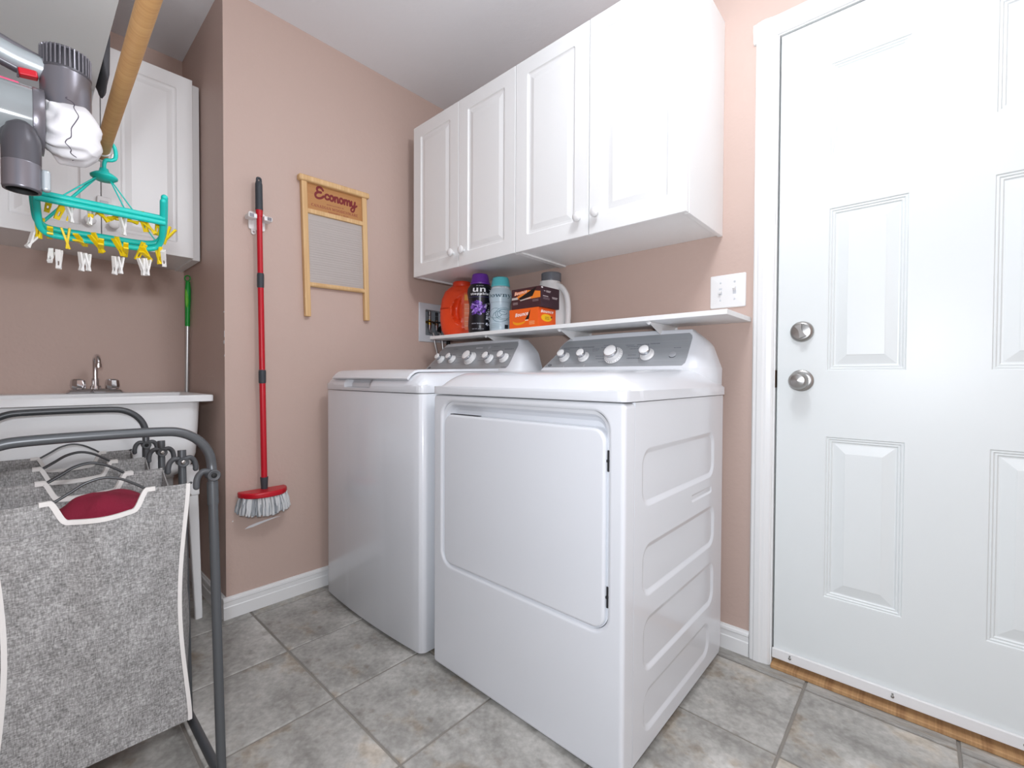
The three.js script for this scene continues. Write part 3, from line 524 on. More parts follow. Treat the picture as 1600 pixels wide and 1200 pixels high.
// ───────────── things on the shelf ─────────────
const label2 = (w, h, draw) => canvasTex(w, h, draw);
{
  // orange jug: flattened body, side handle let into the left
  const t = thing('detergent_jug', 'big orange detergent jug with a side grip at the left end of the shelf', 'detergent', [0.235, SY + 0.0003, 0.125]); t.scale.set(0.86, 1.045, 0.92); t.rotation.y = 0.62;
  const loops = [], n = 120, prof = [[0, 0.098, 0.060], [0.004, 0.104, 0.066], [0.03, 0.122, 0.072], [0.08, 0.131, 0.074], [0.13, 0.131, 0.074], [0.18, 0.121, 0.072], [0.215, 0.103, 0.066], [0.232, 0.083, 0.056], [0.242, 0.066, 0.048], [0.246, 0.055, 0.04]];
  for (const [y, a, b] of prof) { const L = []; for (let i = 0; i < n; i++) { const q = i / n * Math.PI * 2, c = Math.cos(q), s = Math.sin(q); const e = 2 / 2.5; L.push([Math.sign(c) * Math.pow(Math.abs(c), e) * a, y, -Math.sign(s) * Math.pow(Math.abs(s), e) * b]); } loops.push(L); }
  // subdivide between rings for the dent of the grip
  const fine = []; for (let k = 0; k < loops.length - 1; k++) for (let m = 0; m < 10; m++) fine.push(loops[k].map((p, i) => p.map((c, j) => lerp(c, loops[k + 1][i][j], m / 8)))); fine.push(loops[loops.length - 1]);
  const dent = (p) => { if (p[2] < 0.02) return p; const dx = (p[0] + 0.022 - 6 * Math.pow(p[1] - 0.118, 2)) / 0.019, dy = (p[1] - 0.118) / 0.058, d = dx * dx + dy * dy, k = Math.exp(-Math.pow(d, 2.0)) * 0.034; const rim = 0.007 * Math.exp(-Math.pow((Math.sqrt(d) - 1.35) / 0.2, 2)); return [p[0], p[1], p[2] - k + rim]; };
  obj('jug_body', loft(fine.map(L => L.map(dent)), true, true, 1.2), PH('#e8481c', { roughness: 0.35 }), t);
  obj('cap', lathe([[0.052, 0.240], [0.056, 0.244], [0.056, 0.262], [0.05, 0.2665], [0, 0.267]], 36), PH('#d93a15', { roughness: 0.4 }), t);
  const lab = label2(256, 384, (c, w, h) => { c.fillStyle = '#ee7440'; c.fillRect(0, 0, w, h); c.fillStyle = '#e85d24'; c.fillRect(0, 0, w, 110); c.fillStyle = '#f0a23a'; c.fillRect(10, 20, 90, 60); c.fillStyle = '#f7c9ae'; c.fillRect(60, 18, 5, 60); for (let i = 0; i < 22; i++) { c.fillStyle = i % 4 ? '#f6b394' : '#f9d6c4'; if (i === 11) continue; c.fillRect(14, 120 + i * 11, 130 + rnd() * 90, 4); } });
  obj('label', planeUV(sheet(12, 20, (u, v) => { const x = lerp(0.028, 0.118, u), y = lerp(0.028, 0.205, v); const a = lerp(0.128, 0.112, Math.abs(v - 0.5) * 2), z = 0.0735 * Math.pow(Math.max(0, 1 - Math.pow(Math.abs(x) / 0.1315, 2.5)), 1 / 2.5) * (0.985 - 0.03 * Math.pow(Math.abs(v - 0.5) * 2, 3)); return [x, y, z + 0.002]; }, 0.0008), (x) => (x - 0.028) / 0.09, (x, y) => (y - 0.028) / 0.177), S('#ffffff', { map: lab, roughness: 0.5 }), t);
}
function roundBottle(name, label, at, prof, bodyMat, capProf, capMat, art, y0, y1, turn) {
  const t = thing(name, label, 'bottle', at);
  const g = lathe(prof, 40); let G = g;
  if (art) { G = keepUV(planeUV(g, (x, y, z) => { return 0; }, () => 0)); const p = G.attributes.position, uv = G.attributes.uv; for (let i = 0; i < p.count; i += 3) { const us = [0, 1, 2].map(k => ((Math.atan2(p.getX(i + k), p.getZ(i + k)) - turn) / (2 * Math.PI) + 2.5) % 1); if (Math.max(...us) - Math.min(...us) > 0.5) for (let k = 0; k < 3; k++) if (us[k] < 0.5) us[k] += 1; for (let k = 0; k < 3; k++) uv.setXY(i + k, us[k], (p.getY(i + k) - y0) / (y1 - y0)); } }
  obj('bottle_body', G, bodyMat, t); obj('cap', lathe(capProf, 36), capMat, t); return t;
}
{
  const art = label2(1024, 1024, (c, w, h) => {
    c.fillStyle = '#101018'; c.fillRect(0, 0, w, h); const cx = w / 2;
    c.fillStyle = '#f4f4f8'; c.textAlign = 'center'; c.font = 'bold 150px sans-serif'; c.fillText('un', cx - 10, 190); c.font = 'bold 62px sans-serif'; c.fillText('stopables', cx + 10, 252); c.font = '26px sans-serif'; c.fillText('IN-WASH', cx, 70); c.beginPath(); c.arc(cx + 150, 120, 34, 0, 7); c.fill(); c.fillStyle = '#101018'; c.beginPath(); c.arc(cx + 138, 112, 28, 0, 7); c.fill();
    c.strokeStyle = '#5a54a0'; c.lineWidth = 5; c.beginPath(); c.moveTo(cx - 190, 290); c.lineTo(cx + 190, 290); c.stroke();
    for (let i = 0; i < 110; i++) { const a = rnd() * 7, d = Math.sqrt(rnd()) * 120; c.fillStyle = ['#6d3fa8', '#8a5bc4', '#4a2a80', '#b79be0', '#3a2266'][i % 5]; c.beginPath(); c.ellipse(cx - 30 + Math.cos(a) * d, 520 + Math.sin(a) * d * 1.2, 22 + rnd() * 18, 10 + rnd() * 10, rnd() * 3, 0, 7); c.fill(); }
    c.fillStyle = '#dfe2ef'; for (let i = 0; i < 70; i++) { c.beginPath(); c.arc(cx + 90 + rnd() * 70, 400 + rnd() * 480, 3 + rnd() * 10, 0, 7); c.fill(); }
    c.font = '30px sans-serif'; c.fillText('scent booster', cx - 30, 850); c.font = '24px sans-serif'; c.fillText('NET WT 26.5 OZ', cx - 30, 960);
  });
  roundBottle('scent_booster_bottle', 'tall black bottle with a purple cap and flower print, right of the orange jug', [0.442, SY + 0.0003, 0.195], [[0, 0], [0.050, 0], [0.055, 0.004], [0.058, 0.03], [0.057, 0.06], [0.0525, 0.10], [0.052, 0.13], [0.058, 0.165], [0.0625, 0.188], [0.060, 0.207], [0.050, 0.222], [0.0455, 0.228], [0, 0.228]].map(p => [p[0] * 0.98, p[1]]), PH('#ffffff', { map: art, roughness: 0.28 }), [[0.0465, 0.226], [0.0475, 0.232], [0.0475, 0.234], [0.045, 0.2345], [0.0445, 0.238], [0.037, 0.272], [0.034, 0.276], [0, 0.277]].map(p => [p[0], p[1]]), PH('#6a2f9e', { roughness: 0.35 }), art, 0, 0.228, 0.79);
  const art2 = label2(1024, 1024, (c, w, h) => {
    c.fillStyle = '#b9ccd6'; c.fillRect(0, 0, w, h); const cx = w / 2; c.textAlign = 'center';
    c.fillStyle = '#dfe9ee'; c.fillRect(0, 0, w, 60); c.fillStyle = '#8fa3ad'; c.font = 'bold 30px sans-serif'; c.fillText('FRESH', cx + 30, 48);
    c.fillStyle = '#2f5161'; c.font = 'bold 118px serif'; c.fillText('Downy', cx - 40, 265); c.fillStyle = '#8297a2'; c.fillRect(cx - 200, 370, 380, 6);
    c.strokeStyle = '#5f7f8c'; c.lineWidth = 9; for (const [x, y, r] of [[-90, 620, 110], [60, 640, 140], [60, 640, 110], [-10, 700, 120], [40, 600, 60]]) { c.beginPath(); c.arc(cx + x, y, r, 0.3, 5.4); c.stroke(); }
    c.fillStyle = '#22343c'; c.fillRect(cx + 60, 880, 60, 90); c.fillStyle = '#7f97a2'; for (let i = 0; i < 6; i++) c.fillRect(cx - 180, 850 + i * 20, 150 + rnd() * 60, 6);
  });
  roundBottle('scent_booster_bottle', 'pale blue bottle with an aqua cap, between the black bottle and the boxes', [0.556, SY + 0.0003, 0.175], [[0, 0], [0.046, 0], [0.0495, 0.004], [0.051, 0.03], [0.050, 0.08], [0.0475, 0.105], [0.0475, 0.125], [0.0525, 0.15], [0.0535, 0.168], [0.049, 0.185], [0.0425, 0.197], [0.042, 0.206], [0, 0.206]], PH('#ffffff', { map: art2, roughness: 0.3 }), [[0.0415, 0.204], [0.0435, 0.2065], [0.0425, 0.212], [0.037, 0.243], [0.034, 0.247], [0, 0.248]], PH('#5cc4cc', { roughness: 0.35 }), art2, 0, 0.206, 0.79);
}
// boxes of dryer sheets: each face printed
function carton(name, label, at, w, h, d, turn, faces, edge) {
  const t = thing(name, label, 'box', at); t.rotation.y = turn;
  const mk = (nm, g, m) => obj(nm, g, m, t);
  mk('carton', box(0, 0, -d, w, h, 0, 0.0012), edge);
  const f = planeUV(new THREE.PlaneGeometry(w - 0.002, h - 0.002), (x) => x / (w - 0.002) + 0.5, (x, y) => y / (h - 0.002) + 0.5); f.translate(w / 2, h / 2, 0.0004); mk('front_print', f, S('#ffffff', { map: faces[0], roughness: 0.4 }));
  const s = planeUV(new THREE.PlaneGeometry(d - 0.002, h - 0.002), (x) => x / (d - 0.002) + 0.5, (x, y) => y / (h - 0.002) + 0.5); s.rotateY(Math.PI / 2); s.translate(w + 0.0004, h / 2, -d / 2); mk('end_print', s, S('#ffffff', { map: faces[1], roughness: 0.4 }));
}
{
  const script = (c, x, y, sz, fill, rot, str = 'Bounce') => { c.save(); c.translate(x, y); c.rotate(rot); c.font = `italic bold ${sz}px sans-serif`; c.lineWidth = sz * 0.16; c.strokeStyle = '#e8590c'; c.lineJoin = 'round'; c.strokeText(str, 0, 0); c.fillStyle = fill; c.fillText(str, 0, 0); c.restore(); };
  const of = label2(640, 320, (c, w, h) => {
    c.fillStyle = '#f4661b'; c.fillRect(0, 0, w, h); c.fillStyle = '#f6a21c'; c.beginPath(); c.ellipse(230, 200, 150, 70, -0.1, 0, 7); c.fill(); c.fillStyle = '#f4661b'; c.beginPath(); c.ellipse(260, 150, 190, 80, -0.1, 0, 7); c.fill();
    c.fillStyle = '#15100e'; c.beginPath(); c.moveTo(480, 20); c.lineTo(360, 190); c.lineTo(445, 180); c.fill(); c.fillStyle = '#f8e7d4'; c.fillRect(360, 190, 70, 16); script(c, 128, 130, 84, '#ffffff', -0.06); c.fillStyle = '#f3c48e'; for (let i = 0; i < 4; i++) c.fillRect(450, 220 + i * 16, 120, 6);
  });
  const oe = label2(320, 320, (c, w, h) => { c.fillStyle = '#f2601a'; c.fillRect(0, 0, w, h); c.fillStyle = '#f8c21c'; c.beginPath(); c.ellipse(150, 160, 100, 62, 0, 0, 7); c.fill(); script(c, 40, 80, 66, '#ffffff', -0.03); c.fillStyle = '#9c7a18'; for (let i = 0; i < 4; i++) c.fillRect(120, 140 + i * 14, 80, 6); c.fillStyle = '#5a2418'; c.fillRect(228, 130, 26, 26); });
  const bf = label2(640, 360, (c, w, h) => {
    c.fillStyle = '#46252b'; c.fillRect(0, 0, w, h); c.fillStyle = '#f0852a'; c.beginPath(); c.moveTo(90, 150); c.lineTo(360, 40); c.lineTo(640, 90); c.lineTo(640, 200); c.lineTo(200, 210); c.fill(); c.fillStyle = '#120c0c'; c.beginPath(); c.moveTo(150, 175); c.lineTo(560, 0); c.lineTo(470, 160); c.lineTo(200, 205); c.fill();
    c.fillStyle = '#c9c1bc'; c.fillRect(0, 150, 140, 40); c.beginPath(); c.moveTo(190, 205); c.lineTo(430, 175); c.lineTo(430, 195); c.lineTo(200, 225); c.fill(); script(c, 60, 110, 80, '#f7e6d2', -0.08); c.fillStyle = '#b9a7a6'; for (let i = 0; i < 3; i++) c.fillRect(30, 240 + i * 16, 110, 6); c.fillStyle = '#8f7b7c'; for (let i = 0; i < 3; i++) c.fillRect(470, 225 + i * 14, 130, 6);
  });
  const be = label2(320, 360, (c, w, h) => { c.fillStyle = '#3a2431'; c.fillRect(0, 0, w, h); c.fillStyle = '#e9e4e6'; c.beginPath(); c.arc(20, 20, 16, 0, 7); c.fill(); for (const [x, y, l] of [[50, 70, 26], [90, 62, 80], [90, 80, 70], [34, 160, 90], [190, 160, 100], [196, 180, 84]]) { c.fillStyle = '#cfc6ca'; c.fillRect(x, y, l, 12); } c.fillStyle = '#8c7e86'; for (let i = 0; i < 3; i++) { c.fillRect(40, 190 + i * 14, 110, 5); } });
  carton('dryer_sheet_box', 'orange carton with white lettering, lower of the two on the shelf', [0.6758, SY + 0.0003, 0.2445], 0.1585, 0.0805, 0.118, 0, [of, oe], PH('#f2641a', { roughness: 0.45 }));
  carton('dryer_sheet_box', 'dark maroon carton with orange window, stacked on the orange carton', [0.687, SY + 0.0814, 0.2425], 0.1585, 0.0845, 0.126, 0, [bf, be], PH('#43262c', { roughness: 0.45 }));
}
// white jug behind the boxes
{
  const t = thing('softener_jug', 'white plastic jug with a clear grey cap and a loop handle behind the cartons', 'detergent', [0.757, SY + 0.0003, 0.0575]);
  const loops = [], n = 36; for (const [y, a, b, ox] of [[0, 0.070, 0.050, 0], [0.004, 0.075, 0.054, 0], [0.06, 0.077, 0.056, 0], [0.12, 0.072, 0.055, -0.004], [0.165, 0.060, 0.052, -0.008], [0.195, 0.049, 0.046, -0.008], [0.208, 0.043, 0.042, -0.007], [0.214, 0.0425, 0.042, -0.006], [0.222, 0.042, 0.042, -0.006]]) { const L = []; for (let i = 0; i < n; i++) { const q = i / n * Math.PI * 2, c = Math.cos(q), s = Math.sin(q), e = 2 / 2.6; L.push([ox + Math.sign(c) * Math.pow(Math.abs(c), e) * a, y, -Math.sign(s) * Math.pow(Math.abs(s), e) * b]); } loops.push(L); }
  obj('jug_body', loft(loops, true, true, 1), M.white, t);
  obj('handle', [tube([[0.028, 0.205, 0.0], [0.058, 0.188, 0.0], [0.082, 0.155, 0], [0.092, 0.11, 0], [0.093, 0.06, 0], [0.090, 0.012, 0]], 0.0125, 50, 12), box(0.06, 0.0, -0.02, 0.10, 0.018, 0.02, 0.006)], M.white, t);
  obj('cap', lathe([[0.040, 0.220], [0.0445, 0.222], [0.045, 0.254], [0.043, 0.257], [0.0, 0.257]], 36), PH('#8d929b', { roughness: 0.15, transmission: 0.5, thickness: 0 }), t);
  obj('pour_spout', lathe([[0.02, 0.222], [0.017, 0.24], [0.01, 0.245]], 20), M.white, t);
}

// ───────────── on the mop wall ─────────────
{ // washboard, hung a touch out of level
  const t = thing('washboard', 'antique wooden washboard with a ribbed glass panel, hung on the mop wall', 'washboard', [0, 1.205, 0.81]);
  t.rotation.x = 0.028;
  const z0 = -0.285, zr = 0.026;                                     // rails at z 0..-0.026 and z0..z0+0.026
  for (const z of [-0.004, z0]) obj('rail', box(0.001, 0, z, 0.0235, 0.582, z + zr - 0.002, 0.003), M.pine, t);
  obj('top_rail', box(0.001, 0.578, z0 - 0.012, 0.032, 0.604, 0.032, 0.008, 4), M.pine, t);
  obj('crossbar', box(0.004, 0.447, z0 + zr - 0.003, 0.022, 0.4665, -0.003, 0.003), M.pine, t);
  obj('crossbar', tube([[0.012, 0.1405, z0 + zr - 0.004], [0.012, 0.1405, -0.002]], 0.0105, 2, 14, false, false), M.pine, t);
  const art = canvasTex(1024, 440, (c, w, h) => {
    const gr = [[186, 128, 76]]; c.fillStyle = '#b98550'; c.fillRect(0, 0, w, h);
    for (let i = 0; i < 500; i++) { c.fillStyle = `rgba(${rnd() < 0.5 ? '140,86,40' : '214,164,110'},${0.10 * rnd()})`; c.fillRect(0, rnd() * h, w, 1 + rnd() * 4); }
    // brush script lettering
    c.strokeStyle = '#7a1f22'; c.lineCap = c.lineJoin = 'round'; c.textAlign = 'center';
    const st = (x, w, ...p) => { c.lineWidth = w; c.beginPath(); for (const q of p) q.length === 2 ? c.moveTo(x + q[0], q[1]) : c.bezierCurveTo(x + q[0], q[1], x + q[2], q[3], x + q[4], q[5]); c.stroke(); };
    st(30, 38, [262, 72], [232, 10, 150, 36, 158, 84], [162, 118, 210, 122, 228, 112], [160, 112, 112, 150, 130, 192], [150, 232, 232, 214, 270, 166]);
    st(60, 34, [335, 134], [322, 106, 272, 118, 270, 162], [268, 208, 318, 208, 352, 172]);
    const o = (x) => st(x, 34, [40, 118], [-4, 116, -8, 200, 30, 202], [74, 202, 78, 124, 40, 118], [52, 142, 80, 140, 98, 128]);
    const n = (x, k) => { st(x, 34, [4, 126], [2, 150, 0, 180, 0, 202]); for (let i = 0; i < k; i++) st(x + i * 52, 34, [2, 166], [14, 120, 46, 112, 52, 136], [54, 156, 50, 180, 52, 202]); st(x + k * 52, 28, [0, 202], [12, 206, 22, 196, 30, 182]); };
    o(412); n(508, 1); o(592); n(686, 2);
    st(826, 34, [0, 124], [-8, 170, -4, 204, 26, 200], [50, 196, 60, 160, 66, 124]); st(826, 30, [66, 124], [58, 200, 56, 280, 20, 290], [-24, 296, -30, 250, 14, 228], [50, 212, 80, 196, 100, 178]);
    c.fillStyle = '#8a3a30'; c.font = 'bold 30px serif'; c.fillText('MANUFACTURED  BY', w / 2, 292); c.font = 'bold 62px serif'; c.fillText('CANADIAN WOODENWARE', w / 2, 362); c.font = 'bold 40px serif'; c.fillText('WINNIPEG  •  MAN.', w / 2 + 60, 418);
  });
  const za = z0 + zr - 0.004, zc = -0.003, sg = planeUV(box(0.005, 0.462, za, 0.012, 0.582, zc, 0.0005), (x, y, z) => (zc - z) / (zc - za), (x, y) => (y - 0.462) / 0.12);
  obj('sign_panel', sg, S('#ffffff', { map: art, roughness: 0.6 }), t);
  const rib = sheet(2, 220, (u, v) => { const y = lerp(0.145, 0.449, v); const k = v > 0.94 ? 0.3 : 1; return [0.011 + k * 0.0014 * Math.sin(y * 2 * Math.PI / 0.0105), y, lerp(za, zc, u)]; }, 0.002, 1.2);
  obj('ribbed_glass', rib, M.glassRib, t);
}
{ // mop holder and mop
  const c = thing('mop_holder', 'white and grey plastic clip screwed to the wall, gripping the red mop handle', 'wall clip', [0, 1.5555, 1.0165]);
  const pl = extr(shapeOf([...rrPts(-0.030, -0.025, 0.030, 0.045, 0.007, 5)]), 0.006, 0.0015, 2); pl.rotateY(Math.PI / 2); obj('back_plate', [pl.translate(0.0018, 0, 0), extr(shapeOf(rrPts(-0.02, -0.044, -0.004, -0.02, 0.007, 5)), 0.005, 0.001, 2).rotateY(Math.PI / 2).translate(0.0015, 0, 0)], M.white, c);
  for (const s of [-1, 1]) { const a = obj('grip_arm', [box(0.008, 0.008, s > 0 ? 0.016 : -0.044, 0.052, 0.026, s > 0 ? 0.044 : -0.016, 0.004), box(0.030, 0.008, s > 0 ? 0.0126 : -0.022, 0.052, 0.026, s > 0 ? 0.022 : -0.0126, 0.003)], M.white, c); obj('arm_recess', box(0.0515, 0.0105, s > 0 ? 0.024 : -0.04, 0.0526, 0.0235, s > 0 ? 0.04 : -0.024, 0.001), M.vacGrey, a); }
  obj('screw', toward(lathe([[0, 0], [0.004, 0], [0.003, 0.0015], [0, 0.002]], 12), [1, 0, 0], [0.0075, -0.034, 0.012]), M.nickel, c);
  const X = 0.036, t = thing('mop', 'red handled mop with a grey string head, upright in the wall clip', 'mop', [X, 0, 0]);
  const Zy = (y) => lerp(1.0185, 1.0035, (1.726 - y) / 1.2), P = (y) => [0, y, Zy(y)];
  obj('grip', [cyl(P(1.6025), P(1.612), 0.0138, 0.0135), cyl(P(1.611), P(1.705), 0.0132, 0.0128), cyl(P(1.704), P(1.714), 0.0128, 0.0105), tube([[0, 1.712, Zy(1.7) + 0.006], [0, 1.728, Zy(1.7) + 0.004], [0, 1.728, Zy(1.7) - 0.005], [0, 1.708, Zy(1.7) - 0.007]], 0.0048, 24, 8)], M.grip, t);
  obj('upper_tube', [cyl(P(1.345), P(1.60), 0.0102), cyl(P(1.578), P(1.603), 0.0118, 0.0132)], M.red, t);
  obj('collar', lathe([[0.0105, 0], [0.0125, 0.004], [0.0128, 0.05], [0.0118, 0.058], [0.0105, 0.058]], 24).translate(0, 1.296, Zy(1.32)), M.grip, t);
  obj('middle_tube', cyl(P(0.96), P(1.30), 0.0108), M.red, t);
  obj('collar', lathe([[0.011, 0], [0.0132, 0.004], [0.0135, 0.046], [0.0125, 0.054], [0.011, 0.054]], 24).translate(0, 0.916, Zy(0.94)), M.grip, t);
  obj('lower_tube', cyl(P(0.53), P(0.92), 0.0112), M.red, t);
  obj('socket', [cyl([0, 0.487, Zy(0.49)], [0, 0.539, Zy(0.54)], 0.0115, 0.0145), box(-0.018, 0.478, Zy(0.49) - 0.02, 0.02, 0.489, Zy(0.49) + 0.02, 0.004)], M.grip, t);
  const hs = new THREE.Shape(); hs.moveTo(-0.088, 0.030); hs.bezierCurveTo(-0.096, 0.010, -0.082, -0.034, -0.046, -0.052); hs.bezierCurveTo(-0.016, -0.064, 0.02, -0.064, 0.048, -0.050); hs.bezierCurveTo(0.082, -0.032, 0.096, 0.006, 0.086, 0.030); hs.lineTo(-0.088, 0.030);
  const hg = extr(hs, 0.010, 0.006, 4, 16); hg.rotateX(Math.PI / 2); hg.rotateY(-Math.PI / 2); hg.translate(0.010, 0.486, 1.008);
  obj('head_plate', hg, M.red, t);
  const ya = [], yb = [];
  for (let i = 0; i < 230; i++) {
    const z = rr(-0.083, 0.083), xm = 0.062 * Math.sqrt(Math.max(0, 1 - Math.pow(z / 0.092, 2))), x = i < 90 ? xm * rr(0.75, 1) : rr(-0.026, xm), dz = rr(-0.006, 0.006) + z * 0.1, dx = (x > 0 ? rr(0, 0.008) : rr(-0.004, 0.0)), yt = 0.468;
    const L = rr(0.062, 0.072) * (1 - 0.22 * Math.pow(z / 0.088, 2)), w = () => rr(-0.0018, 0.0018), g = tube([[x * 0.95, yt + 0.004, 1.008 + z * 0.97], [x + dx * 0.6 + w(), yt - L * 0.35, 1.008 + z + dz * 0.4 + w()], [x + dx * 0.9 + w(), yt - L * 0.7, 1.008 + z + dz * 0.8 + w()], [x + dx * 0.8, yt - L, 1.008 + z + dz]], rr(0.003, 0.0042), 6, 6);
    (rnd() < 0.68 ? ya : yb).push(g);
  }
  const y1 = obj('mop_yarn', ya, M.yarn, t), y2 = obj('mop_yarn', yb, M.yarnDark, t); y1.userData.kind = y2.userData.kind = 'stuff';
}

// ───────────── sink corner ─────────────
{
  const t = thing('utility_sink', 'white plastic laundry sink on legs in the recess, under the wall cabinet', 'sink', [0, 0, 0]);
  const x0 = -0.60, x1 = -0.055, z0 = 1.1515, z1 = 1.79, ry = 0.872;
  const rl = (i, y, r, e = 0) => rrPts(x0 + i, -(z1 - i), x1 - i + e, -(z0 + i), r, 7).map(p => [p[0], y, -p[1]]);
  const out = [rl(0.006, ry - 0.026, 0.012), rl(0.0, ry - 0.0245, 0.014), rl(0, ry - 0.004, 0.014), rl(0.003, ry, 0.012), rl(0.012, ry, 0.012)];
  obj('rim', loft([rl(0.035, ry - 0.025, 0.03), ...out, rl(0.028, ry - 0.001, 0.03), rl(0.036, ry - 0.010, 0.035), rl(0.038, ry - 0.03, 0.035)], false, false, 0.5), M.tub, t);
  const tl = (i, y, r) => rl(i, y, r);
  obj('tub', loft([tl(0.034, ry - 0.024, 0.04), tl(0.037, 0.75, 0.045), tl(0.041, 0.64, 0.06), tl(0.052, 0.592, 0.075), tl(0.078, 0.560, 0.09), tl(0.12, 0.548, 0.09), tl(0.16, 0.546, 0.07)], false, true, 0.9), M.tub, t);
  obj('basin', loft([tl(0.038, ry - 0.028, 0.035), tl(0.046, 0.68, 0.05), tl(0.06, 0.60, 0.07), tl(0.10, 0.566, 0.09), tl(0.17, 0.56, 0.06)], false, true, 0.9), M.tub, t);
  // back ledge that carries the faucet
  obj('faucet_ledge', box(x0 + 0.03, ry - 0.02, z0 + 0.03, x0 + 0.155, ry + 0.0005, z1 - 0.03, 0.005), M.tub, t);
  for (const [x, z] of [[x1 - 0.085, z0 + 0.075], [x1 - 0.085, z1 - 0.075], [x0 + 0.085, z0 + 0.075], [x0 + 0.085, z1 - 0.075]]) {
    const sx = x > -0.3 ? 1 : -1, sz = z < 1.4 ? -1 : 1, L = (y, w, ex) => rrPts(x + sx * ex - w, -(z + sz * ex * 0.5 + w), x + sx * ex + w, -(z + sz * ex * 0.5 - w), 0.006, 3).map(p => [p[0], y, -p[1]]).reverse();
    const leg = obj('leg', loft([L(0.0, 0.012, 0.05), L(0.02, 0.0125, 0.05), L(0.48, 0.018, 0.026), L(0.484, 0.021, 0.026), L(0.595, 0.023, 0.02)], true, true, 0.5), M.tub, t);
    obj('leg_bolt', cyl([x + sx * 0.045, 0.487, z], [x + sx * 0.054, 0.487, z], 0.005), M.nickel, leg);
  }
  const f = thing('faucet', 'chrome two handle faucet with a gooseneck spout on the back of the sink', 'faucet', [-0.522, ry + 0.0008, 1.4535]);
  obj('base_plate', loft([[0.026, 0.085, 0], [0.029, 0.088, 0.003], [0.024, 0.082, 0.012], [0.018, 0.072, 0.018]].map(([a, b, y]) => rrPts(-a, -b, a, b, 0.012, 6).map(p => [p[0], y, -p[1]])), true, true, 0.5), M.chrome, f);
  for (const z of [-0.052, 0.052]) { const h = obj('handle', lathe([[0.016, 0.014], [0.0225, 0.020], [0.024, 0.032], [0.0215, 0.052], [0.017, 0.057], [0, 0.058]], 9).translate(0, 0, z), M.chrome, f); h.geometry = merge(toCreasedNormals(h.geometry, 0.3)); obj('handle_stem', cyl([0, 0.008, z], [0, 0.02, z], 0.012), M.chrome, h); }
  obj('spout', [cyl([0, 0.010, 0], [0, 0.03, 0], 0.019, 0.0165), cyl([0, 0.03, 0], [0, 0.06, 0], 0.0115), tube([[0, 0.05, 0], [0, 0.11, 0], [0.008, 0.142, 0], [0.04, 0.150, 0], [0.085, 0.146, 0], [0.105, 0.130, 0], [0.108, 0.112, 0]], 0.0085, 50, 14), cyl([0.108, 0.104, 0], [0.108, 0.118, 0], 0.0105)], M.chrome, f);
}
{
  const t = thing('extension_pole', 'aluminium pole with a bright green grip standing in the corner behind the sink', 'pole', [0, 0, 0]);
  const A = V(-0.585, 0.0, 1.1423), B = V(-0.486, 1.40, 1.1423), P = (y) => { const k = y / 1.4; return [lerp(A.x, B.x, k), y, A.z]; };
  obj('tube', [cyl([-0.585, 0.0, 1.1423], P(1.18), 0.0088), new THREE.SphereGeometry(0.009, 12, 8).translate(-0.585, 0.009, 1.1423)], M.alu, t);
  obj('grip', [cyl(P(1.172), P(1.24), 0.0095, 0.0098, 20), cyl(P(1.24), P(1.30), 0.0098, 0.0116, 20), cyl(P(1.30), P(1.345), 0.0116, 0.0108), cyl(P(1.345), P(1.374), 0.0108, 0.0085)], M.green, t);
  const s = new THREE.SphereGeometry(1, 16, 12); s.scale(0.006, 0.05, 0.0075); s.translate(P(1.30)[0] + 0.0065, 1.305, A.z + 0.0045); obj('thumb_grip', s, M.lime, t);
  const r = new THREE.TorusGeometry(0.0125, 0.0026, 8, 24); r.rotateY(0.75); r.translate(P(1.388)[0], 1.388, A.z + 0.002); obj('hanging_loop', r, M.green, t);
}

